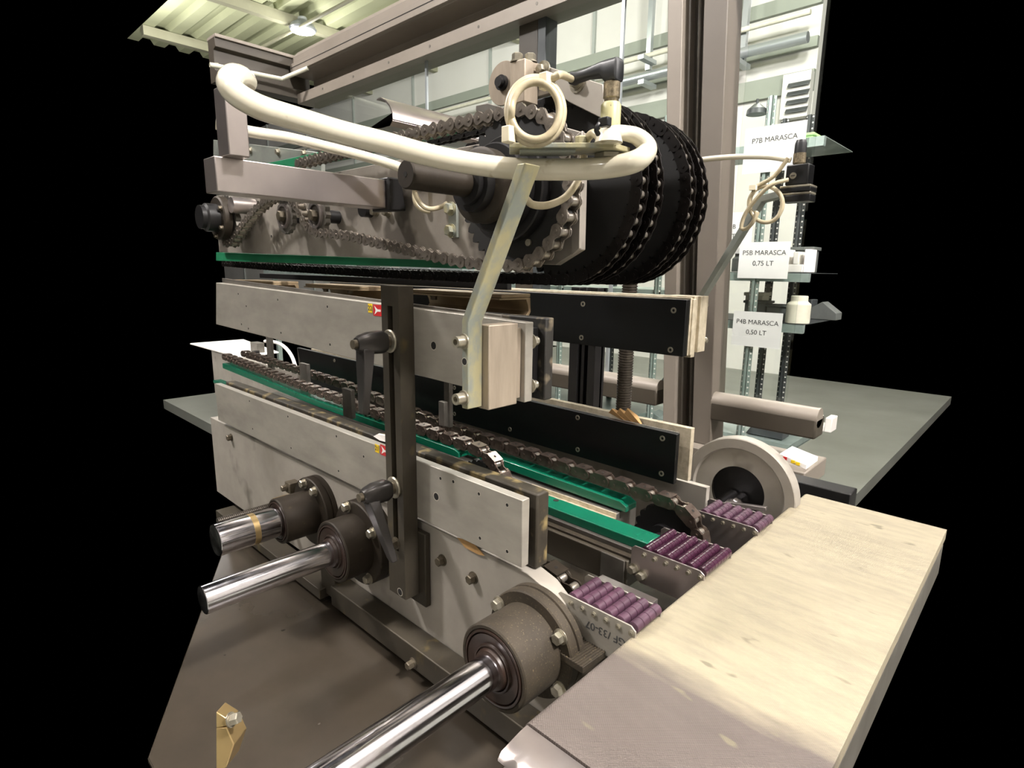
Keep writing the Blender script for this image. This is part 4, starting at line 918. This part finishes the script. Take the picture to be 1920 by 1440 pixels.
# ------------------------------------------------------------------ lower conveyor
def lower_conveyor():
    # chains with pads
    P_ = .0254
    pB = [(-2.42, 1.137), (-2.2, 1.128), (-1.668, 1.110), (-1.368, 1.100), (-1.17, 1.0955), (-1.0, 1.092), (-.945, 1.090)]+[(-.915, 1.086), (-.885, 1.074), (-.862, 1.056), (-.848, 1.035), (-.842, 1.01)]
    chain('conveyor_chain', 'dark padded conveyor chain, the one that dives down behind the front guide end', pB, .88, P_, .028, 'chain_brown', True, cap=96)
    pC = [(-2.50, 1.131), (-1.718, 1.115), (-1.4, 1.093), (-1.168, 1.0765), (-.857, 1.069), (-.632, 1.063), (-.53, 1.060)]+arc(-.505, .985, .075, 95, 5, 20)+[(-.430, .95)]
    chain('conveyor_chain', 'dark padded conveyor chain nearest the black rear guide, running furthest right', pC, .985, P_, .028, 'chain_brown', True, cap=96)
    pA = [(-.80, 1.024), (-.62, 1.023), (-.55, 1.020), (-.50, 1.009), (-.478, .998)]
    chain('conveyor_chain', 'dirty padded conveyor chain emerging beside the near roller bridge', pA, .672, P_, .030, 'cast_dark', True)
    for c, y, lab, r in (((-.505, .985), .985, 'dark sprocket under the far padded chain beside the middle roller bridge', .068), ((-.925, 1.005), .88, 'dark sprocket under the diving padded chain', .062)):
        t = thing('turn_sprocket', lab, 'sprocket', (c[0], y, c[1]))
        sprocket_mb(c, r, y-.007, y+.007, 20).build('toothed_disc', 'black_steel', t)
        MB().lathe((c[0], y, c[1]), (0, -1, 0), [(.007, .028), (.02, .028), (.02, .014), (.04, .014)], 32).build('hub', 'black_steel', t)
    # green rails
    b = MB().prism([(-2.42, .862, 1.112), (-1.668, .862, 1.086), (-1.0, .862, 1.078), (-.985, .862, 1.072), (-.985, .862, 1.060), (-1.668, .862, 1.067), (-2.42, .862, 1.092)], (0, .036, 0))
    tag(b.build('slide_rail', 'green_wet', None, .001), 'dark green slide rail under the diving padded chain', 'slide rail')
    b = MB().box(-2.40, -.99, .815, .845, 1.040, 1.052)
    tag(b.build('slide_rail', 'green_wet', None, .0015), 'light green ledge strip just behind the front wear strip at left', 'slide rail')
    t = thing('slide_rail', 'bright green slide rail ending at the middle roller bridge', 'slide rail', (-.7, .87, 1.02))
    MB().prism([(-.96, .850, 1.012), (-.96, .850, 1.030), (-.469, .850, 1.030), (-.461, .850, 1.022), (-.461, .850, 1.012)], (0, .046, 0)).build('rail', 'green_wet', t, .0015)
    MB().lathe((-.705, .885, 1.030), (0, 0, 1), [(0, .006), (.0004, .006)], 16).build('screw_hole', 'hole', t)
    b = MB().prism([(-2.3, .963, 1.088), (-1.1, .963, 1.046), (-.6, .963, 1.036), (-.585, .963, 1.028), (-.585, .963, 1.016), (-1.1, .963, 1.026), (-2.3, .963, 1.07)], (0, .040, 0))
    tag(b.build('slide_rail', 'green_wet', None, .001), 'green slide rail under the far padded chain in front of the black guide', 'slide rail')
    # channel beams
    t = thing('conveyor_beam', 'olive-grey conveyor beam under the bright green rail', 'beam', (-.9, .85, .98))
    MB().box(-1.6, -.490, .822, .915, .945, .998).build('channel', 'grey_paint_dark', t, .002)
    MB().box(-1.6, -.480, .830, .905, .998, 1.003).build('top_flange', 'cast_dusty', t, .001)
    MB().box(-1.6, -.475, .842, .900, 1.003, 1.012).build('rail_bed', 'steel_grey', t, .001)
    MB().box(-.545, -.495, .8195, .822, .90, .998).build('joint_plate', 'steel_grey', t, .001)
    t = thing('conveyor_beam', 'dark conveyor beam under the far green rail', 'beam', (-.9, 1.0, .98))
    MB().box(-2.2, -.60, .955, 1.03, .96, 1.012).build('channel', 'steel_grey', t, .002)
    t = thing('cross_channel', 'short bright aluminium channel between the green rails', 'channel', (-.7, .95, 1.0))
    MB().box(-.83, -.60, .920, .950, 1.0, 1.004).build('web', 'aluminium_edge', t, .0008)
    for y in (.918, .950): MB().box(-.83, -.60, y, y+.003, 1.0, 1.014).build('flange', 'aluminium_edge', t, .0008)
    # cover sheet (dark) near chain B exit
    tag(MB().prism([(-1.02, .80, 1.036), (-.80, .80, 1.030), (-.74, .845, 1.030), (-1.02, .845, 1.036)], (0, 0, -.003)).build('cover_sheet', 'steel_grey', None, .0005), 'small grey cover sheet beside the diving chain', 'sheet')
    # little upright blades between the chains
    for (u0, u1, v0, v1, y, lab) in ((498, 511, 628, 700, 1.02, 'flat grey upright blade furthest left among the chains'), (561, 577, 680, 722, .93, 'short grey upright blade in front of the black guide end'),
                                     (641, 660, 727, 786, .80, 'grey upright blade beside the upper clamp lever tip'), (832, 843, 712, 802, .93, 'slim grey blade hanging under the upper guide plate'),
                                     (822, 833, 752, 800, .90, 'short slim blade beside the hanging one')):
        a, c = W(u0, v0, Y=y), W(u1, v1, Y=y)
        tag(MB().box(a.x, c.x, y, y+.012, c.z, a.z).build('upright_blade', 'steel_grey', None, .001), lab, 'blade')
    # white sheets at far left
    t = thing('guide_table', 'small white sheet table beside the chains at the far left', 'table', W(440, 650, Y=1.25))
    z = W(440, 650, Y=1.25).z; x0, x1 = W(402, 650, Y=1.25).x, W(498, 656, Y=1.25).x
    MB().prism([(x0, 1.12, z), (x1, 1.12, z), (x1-.05, 1.34, z), (x0, 1.42, z)], (0, 0, -.006)).build('sheet', 'white', t)
    for x in (x0+.1, x1-.15): MB().box(x, x+.03, 1.126, 1.139, 1.0525, z-.0065).build('leg', 'steel_grey', t)
    t2 = thing('far_bracket', 'dark steel block with round knob on the white sheet table', 'bracket', (x1-.12, 1.25, z))
    MB().box(x1-.16, x1-.08, 1.24, 1.28, z+.001, z+.05).build('block', 'steel_grey', t2, .001)
    MB().lathe((x1-.05, 1.22, z+.001), (0, 0, 1), [(0, .02), (.015, .02)], 24).build('knob', 'black_steel', t2)
    pts = [W(497, 640, Y=1.2), W(508, 640, Y=1.2), W(525, 645, Y=1.2), W(538, 655, Y=1.2), W(548, 670, Y=1.2), W(555, 690, Y=1.2)]
    tag(MB().tube(spline(pts, 5), .008, 10).build('white_cable', 'white', None), 'white cable bending down beside the black guide end', 'cable')
    # far small chain behind guide
    y = 1.16; pts = [W(u, v, Y=y) for u, v in ((1175, 905), (1230, 910), (1275, 925), (1320, 960))]
    chain('return_chain', 'small tan roller chain seen under the corner of the black guide', [(p.x, p.z) for p in pts], y, .0159, .016, 'chain_steel')
    # frame side panel with bearings, front
    t = thing('bearing_frame', 'pale side frame panel below the lower guide plate, carrying the bearings', 'machine panel', (-1.2, .64, .9))
    xl = W(405, 900, Y=.606).x
    MB().box(W(405, 1000, Y=.55).x, -1.10, .555, .6055, .775, .798).build('foot_ledge', 'stained_bar', t, .001)
    MB().prism([(xl, .606, .805), (xl, .606, 1.044), (-.535, .606, 1.044), (-.50, .606, 1.035), (-.465, .606, 1.01), (-.455, .606, .95), (-.455, .606, .805)], (0, .032, 0)).build('panel', 'aluminium_panel', t, .001)
    for u, v in ((434, 820), (830, 1050), (888, 1083)): part_bolt(W(u, v, Y=.606), (0, -1, 0), t, 'bolt_dull', .0085, .010)
    t = thing('bearing_frame', 'rear side frame panel behind the far roller bridge', 'machine panel', (-1.0, 1.12, .9))
    MB().box(-3.3, -.49, 1.125, 1.14, .80, 1.052).build('panel', 'aluminium_panel', t, .001)
    t = thing('frame_bar', 'rusty square bar running along the foot of the side frame', 'bar', (-.8, .59, .8))
    zt = W(700, 1158, Y=.56).z
    MB().box(-1.06, -.44, .560, .6055, zt-.045, zt).build('bar', 'stained_bar', t, .002)
    part_bolt(W(775, 1243, Y=.56), (0, -1, 0), t, 'bolt_dull', .008, .012)
    MB().box(-1.12, -1.06, .57, .6055, zt-.04, zt+.02).build('bar_shoe', 'stained_bar', t, .002)
    # pan
    t = thing('drip_pan', 'brown reflective drip pan under the shafts', 'pan', (-1, .4, .75))
    xl = -1.78
    MB().prism([(-1.76, .634, .745), (-.92, .17, .745), (-.28, .17, .745), (-.28, 1.3, .745), (-1.76, 1.3, .745)], (0, 0, .01)).build('tray', 'pan', t, .002)
    MB().box(xl, -.44, .634, .65, .755, .803).build('back_wall', 'pan', t, .002)
    # wheel
    c = Vector((-.472, 1.25, 1.013))
    t = thing('pulley_wheel', 'big round aluminium wheel at right beside the belt', 'wheel', c)
    MB().lathe(c, (0, 1, 0), [(-.004, .060), (-.004, .100), (-.010, .104), (-.010, .124), (-.008, .126), (.022, .126), (.022, .060)], 72, cap=False).build('rim', 'aluminium_panel', t)
    MB().lathe(c+Vector((0, .006, 0)), (0, 1, 0), [(0, .061), (.01, .061)], 48).build('hub_face', 'black_steel', t)
    for k, (dx, l) in enumerate(((-.01, .09), (.012, .05))):
        MB().lathe(c+Vector((dx, 0, -.01)), (0, -1, 0), [(0, .012), (l, .012), (l+.004, .009)], 8 if k else 20).build('hub_pin', 'chrome', t)
    a = c+Vector((-.02, -.07, -.006)); MB().prism([a, a+Vector((.10, .02, .008)), a+Vector((.10, .02, -.002)), a+Vector((.0, 0, -.010))], (0, .01, 0)).build('lever', 'stainless', t, .001)
    # ledge and yellow sticker at the far right
    t = thing('table_edge', 'pale table edge with a red and yellow marking at the far right', 'ledge', W(1490, 865, Y=1.6))
    a, c2 = W(1462, 851, Y=1.6), W(1512, 872, Y=1.6)
    MB().prism([a, c2, c2-Vector((0, 0, .012)), a-Vector((0, 0, .012))], (0, .1, 0)).build('ledge', 'white', t)
    for u, m in ((1472, 'red'), (1487, 'yellow'), (1496, 'yellow')):
        p = W(u, 851+(u-1462)*.42+4, Y=1.599); MB().box(p.x-.005, p.x+.005, 1.597, 1.5995, p.z-.004, p.z+.004).build('marking', m, t)
    t = thing('machine_cabinet', 'dark machine body under the tall post', 'cabinet', (-1, 1.6, .9))
    MB().box(-2.6, -.55, 1.55, 1.745, .45, .905).build('body', 'grey_paint_dark', t, .003)
    MB().box(-.62, -.30, 1.50, 1.56, .45, .985).build('corner_box', 'black_steel', t, .003)
    # spindles
    for (u0, u1, v0, v1, y, lab) in ((1165, 1199, 515, 800, 1.28, 'thick black ribbed spindle behind the rear guides'),):
        a = W((u0+u1)/2, v0, Y=y); e = W((u0+u1)/2-8, v1, Y=y); r = (W(u1, 600, Y=y)-W(u0, 600, Y=y)).length/2*.74
        prof = []; L = a.z-e.z+.12; z = 0
        while z < L: prof += [(z, r), (z+.003, r), (z+.0036, r*.9), (z+.006, r*.9), (z+.0066, r)]; z += .0068
        t = thing('threaded_spindle', lab, 'spindle', (a.x, y, e.z)); MB().lathe((a.x, y, a.z), (0, 0, -1), prof, 28).build('thread', 'thread_black', t, smooth=False)
    y = 1.40; a, c2 = W(1068, 640, Y=y), W(1112, 760, Y=y)
    t = thing('column_profile', 'dark slotted upright profile between the two rear guides', 'column', (a.x, y, .9))
    b = MB(); w = (c2.x-a.x); z0, z1 = .9, 1.45
    b.box(a.x, a.x+w*.32, y, y+.04, z0, z1); b.box(a.x+w*.40, a.x+w*.52, y+.01, y+.04, z0, z1); b.box(a.x+w*.72, c2.x, y, y+.04, z0, z1); b.box(a.x, c2.x, y+.03, y+.05, z0, z1)
    b.build('profile', 'black_steel', t, .001)
    t = thing('steel_block', 'grey machined steel block between the near and middle roller bridges', 'block', W(1170, 1100, Y=.76))
    a = W(1135, 1105, Z=.99)
    MB().box(-.52, -.41, .735, .790, .93, .975).build('block', 'stainless', t, .0015)
    MB().prism([(-.42, .76, .94), (-.30, .775, .93), (-.30, .775, .915), (-.42, .76, .925)], (0, .02, 0)).build('arm', 'stainless', t, .001)
lower_conveyor()

def roller_bridge(y0, y1, seg, m, lab, caps, marked=False, zlow=.985):
    t = thing('roller_bridge', lab, 'roller bridge', (-.42, y0, 1.0), None)
    x0, x1, zt = -.487, -.352, 1.030
    def plate(y, nm, zb_):
        pr = [(x0+.006, y, zt), (x1-.008, y, zt), (x1, y, zt-.006), (x1, y, zb_), (x0+.02, y, zb_), (x0, y, zb_+.012), (x0, y, zt-.006)]
        return MB().prism(pr, (0, .0025, 0)).build(nm, 'stainless' if not marked else 'aluminium', t, .0008)
    sp = plate(y0, 'side_plate', zlow-.02); plate(y1-.0025, 'side_plate', zlow+.01)
    n = 6; r = .0082
    for k in range(n):
        x = x0+.026+k*.0205; L = (y1-.003)-(y0+.003); prof = []; sl = L/seg
        for j in range(seg): prof += [(j*sl+.0002, r*.86), (j*sl+.0008, r), ((j+1)*sl-.0008, r), ((j+1)*sl-.0002, r*.86)]
        MB().lathe((x, y0+.003, zt-.004), (0, 1, 0), prof, 24).build('roller', m, t)
        b = MB(); capscrew(b, (x, y0, zt-.010), (0, -1, 0), .0033 if caps else .003, .004 if caps else .0015); b.build('cap_screw', 'bolt_steel', sp)
    for dx in (.006, .024):
        part_bolt((x0+dx, y0, zt-.042-.3*dx), (0, -1, 0), t, 'bolt_steel', .0078, .008)
    if marked: text(sp, 'GF /33-07', (-.400, y0-.0004, zt-.030), (-1, 0, 0), (0, 0, -1), .0165)
roller_bridge(.622, .692, 4, 'purple_dusty', 'near roller bridge with dusty purple rollers, side plate stamped GF/33-07', False, True)
roller_bridge(.827, .932, 9, 'purple', 'middle roller bridge with glossy dark purple rollers and cap screws', True)
roller_bridge(1.050, 1.128, 5, 'purple_dusty', 'far roller bridge with pinkish purple rollers beside the big wheel', False)

def bearings():
    Yp = .606
    def bearing(c, rh, rf, yf, yh, bolts, lab, m='cast_dark', rs=.0235, square=False):
        t = thing('bearing_housing', lab, 'bearing', (c[0], Yp, c[1])); C = Vector((c[0], Yp, c[1]))
        MB().lathe(C, (0, -1, 0), [(0, rf), (.010, rf), (.011, rf-.003), (.013, rf-.003), (.014, rf), (Yp-yf-.002, rf), (Yp-yf, rf-.002)], 64).build('flange', m, t)
        MB().lathe(C, (0, -1, 0), [(Yp-yf, rh), (Yp-yh-.002, rh), (Yp-yh, rh-.002), (Yp-yh, rh*.90), (Yp-yh-.003, rh*.90)], 64).build('housing', m, t)
        F_ = Vector((c[0], yh, c[1]))
        MB().lathe(F_, (0, 1, 0), [(.004, rh*.90), (.004, rh*.88), (-.001, rh*.87), (-.0012, rh*.82), (.003, rh*.81), (.003, rh*.79), (-.0006, rh*.78), (.0012, rh*.62), (.0015, rh*.56), (-.002, rh*.54), (-.002, rh*.50), (.0015, rh*.49), (-.006, rh*.45), (-.0075, rs+.001)], 64).build('shaft_seal', 'rubber_seal', t)
        for a in bolts:
            rb = (rh+rf)/2+.001 if rh < .07 else 0; part_bolt((c[0]+rb*cos(radians(a)), yf, c[1]+rb*sin(radians(a))), (0, -1, 0), t, 'bolt_steel', .009, .009)
        return t
    def shaft(c, r, y0, y1, lab, band=None):
        t = thing('chrome_shaft', lab, 'shaft', (c[0], y0, c[1]))
        MB().lathe((c[0], y0, c[1]), (0, 1, 0), [(0, r-.001), (.001, r), (y1-y0-.001, r), (y1-y0, r-.001)], 64).build('rod', 'chrome', t)
        if band: MB().lathe((c[0], band, c[1]), (0, 1, 0), [(0, r), (0, r+.0003), (.012, r+.0003), (.012, r)], 64).build('stained_band', 'brass', t)
    c3 = (-.502, .955); bearing(c3, .063, .081, .575, .500, (147, 35, -33, -147), 'large dusty bearing housing nearest the camera, beside the roller bridge', 'cast_dusty')
    shaft(c3, .0235, .06, .4985, 'chrome shaft nearest the camera, crossing the bottom of the picture')
    c2 = (-.962, .955); bearing(c2, .061, .086, .570, .515, (112, 35, 200, -55), 'brown bearing housing in the middle, left of the slotted bar foot', 'cast_dark')
    shaft(c2, .024, .28, .5135, 'chrome shaft in the middle of the three')
    c1 = (-1.17, .955); bearing(c1, .050, .078, .578, .502, (105, 62), 'brown bearing housing furthest left, behind the middle one', 'cast_dark')
    shaft(c1, .033, .375, .499, 'thick chrome shaft furthest left with an oily stained band', .442)
    # threaded rod with collar
    p0, p1 = W(408, 978, Y=.44), W(548, 935, Y=.60); p1 = Vector((p0.x, p1.y, p0.z))
    r = .0085; prof = []; y = 0; L = .575-p0.y
    while y < L: prof += [(y, r), (y+.0012, r), (y+.0018, r*.82), (y+.0030, r*.82), (y+.0036, r)]; y += .0042
    t = thing('threaded_rod', 'dark threaded rod above the left chrome shaft with a brass collar', 'rod', p0)
    MB().lathe(p0, (0, 1, 0), prof, 20).build('rod', 'thread_black', t, smooth=False)
    q = Vector((p0.x, .575, p0.z)); MB().lathe(q, (0, 1, 0), [(0, .018), (.0305, .018)], 32).build('collar', 'brass', t)
    t = thing('stop_block', 'small steel stop block with bolt above the left bearing', 'block', W(545, 915, Y=.61))
    p = W(536, 914, Y=.58); MB().box(p.x-.005, p.x+.022, .58, .6055, p.z-.012, p.z+.014).build('block', 'bolt_dull', t, .001)
    part_bolt((p.x+.002, .58, p.z), (0, -1, 0), t, 'bolt_dull', .007, .009)
    # dusty support plate right of near bearing
    t = thing('grooved_plate', 'dusty grooved plate between the near bearing and the belt', 'plate', W(1110, 1220, Z=.95))
    z = .972
    pr = [W(1128, 1180, Z=z), W(1165, 1200, Z=z), W(1093, 1252, Z=z), W(1050, 1225, Z=z)]
    b = MB().prism(pr, (0, 0, -.010)); b.build('plate', 'cast_dusty', t, .0008)
    for k in range(9):
        a = pr[0].lerp(pr[1], (k+.5)/9); e = pr[3].lerp(pr[2], (k+.5)/9); d = (pr[1]-pr[0]).normalized()*.0009
        MB().prism([a-d, a+d, e+d, e-d], (0, 0, .0008)).build('rib', 'cast_dusty', t)
    b = MB(); a = pr[3]; b.prism([pr[0]+Vector((-.02, -.002, 0)), pr[0], pr[3], pr[3]+Vector((-.018, -.006, 0))], (0, 0, .004)); b.build('edge_strip', 'cast_dusty', t)
    # bolted lug at lower left corner
    t = thing('bolted_lug', 'yellowish lug with a nut at the lower left corner', 'lug', W(425, 1380, D=.62))
    D = lambda u, v, d=.62: W(u, v, D=d)
    MB().prism([D(405, 1335), D(432, 1352), D(424, 1362), D(405, 1366)], RM @ Vector((0, 0, -.02))).build('upper_lug', 'brass', t, .001)
    MB().prism([D(405, 1365), D(424, 1364), D(439, 1396), D(424, 1440), D(405, 1445)], RM @ Vector((0, 0, -.03))).build('lower_lug', 'brass', t, .001)
    part_bolt(D(432, 1350, .61), RM @ Vector((.9, .3, .1)), t, 'bolt_steel', .006, .008)
bearings()

def belt():
    X0, Z = -.362, 1.015; y0, y1 = .412, 1.345; X1 = -.10
    t = thing('belt_conveyor', 'wide cream woven belt conveyor filling the lower right corner', 'conveyor', (X0, y0, .95))
    # belt wraps a thin nose bar
    r = .010; n = 24; rg = []
    pr = []
    for i in range(n+1):
        a = pi/2+pi*i/n; pr.append((X0+r+r*cos(a), Z-r+r*sin(a)))
    sec = [(X1, Z)]+[(x, z) for x, z in pr]+[(X1, Z-2*r)]
    # slight crown of the nose across its width
    N = 24; rows = []
    for k in range(N+1):
        y = y0+(y1-y0)*k/N; s = 0
        rows.append([Vector((x+s, y, z)) for x, z in sec])
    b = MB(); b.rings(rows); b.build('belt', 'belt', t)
    # side frame of the conveyor: rounded stainless profile along X
    pr = [(.372, .930), (.356, .940), (.348, .958), (.348, .975), (.354, .988), (.366, .996), (.380, .997), (.380, .930)]
    MB().prism([(X0+.012, y, z) for y, z in pr], (X1-X0-.012, 0, 0)).build('side_rail', 'stainless', t, .002)
    pr = [(.366, .9975), (.366, 1.0), (.372, 1.0065), (.385, 1.0095), (.400, 1.011), (.411, 1.012), (.411, .9975)]
    N = 40; R_ = random.Random(9); rg = []
    for k in range(N+1):
        x = X0+.004+(X1-X0-.004)*k/N; rg.append([Vector((x, y+(R_.uniform(-.0006, .0006) if 0 < j < 5 else 0), z+(R_.uniform(-.0008, .0004) if 1 < j < 5 else 0))) for j, (y, z) in enumerate(pr)])
    MB().rings(rg).build('side_cover', 'stainless', t)
    MB().box(X0+.03, X1, y0+.02, y1-.02, .93, .993).build('bed', 'steel_grey', t, .002)
belt()
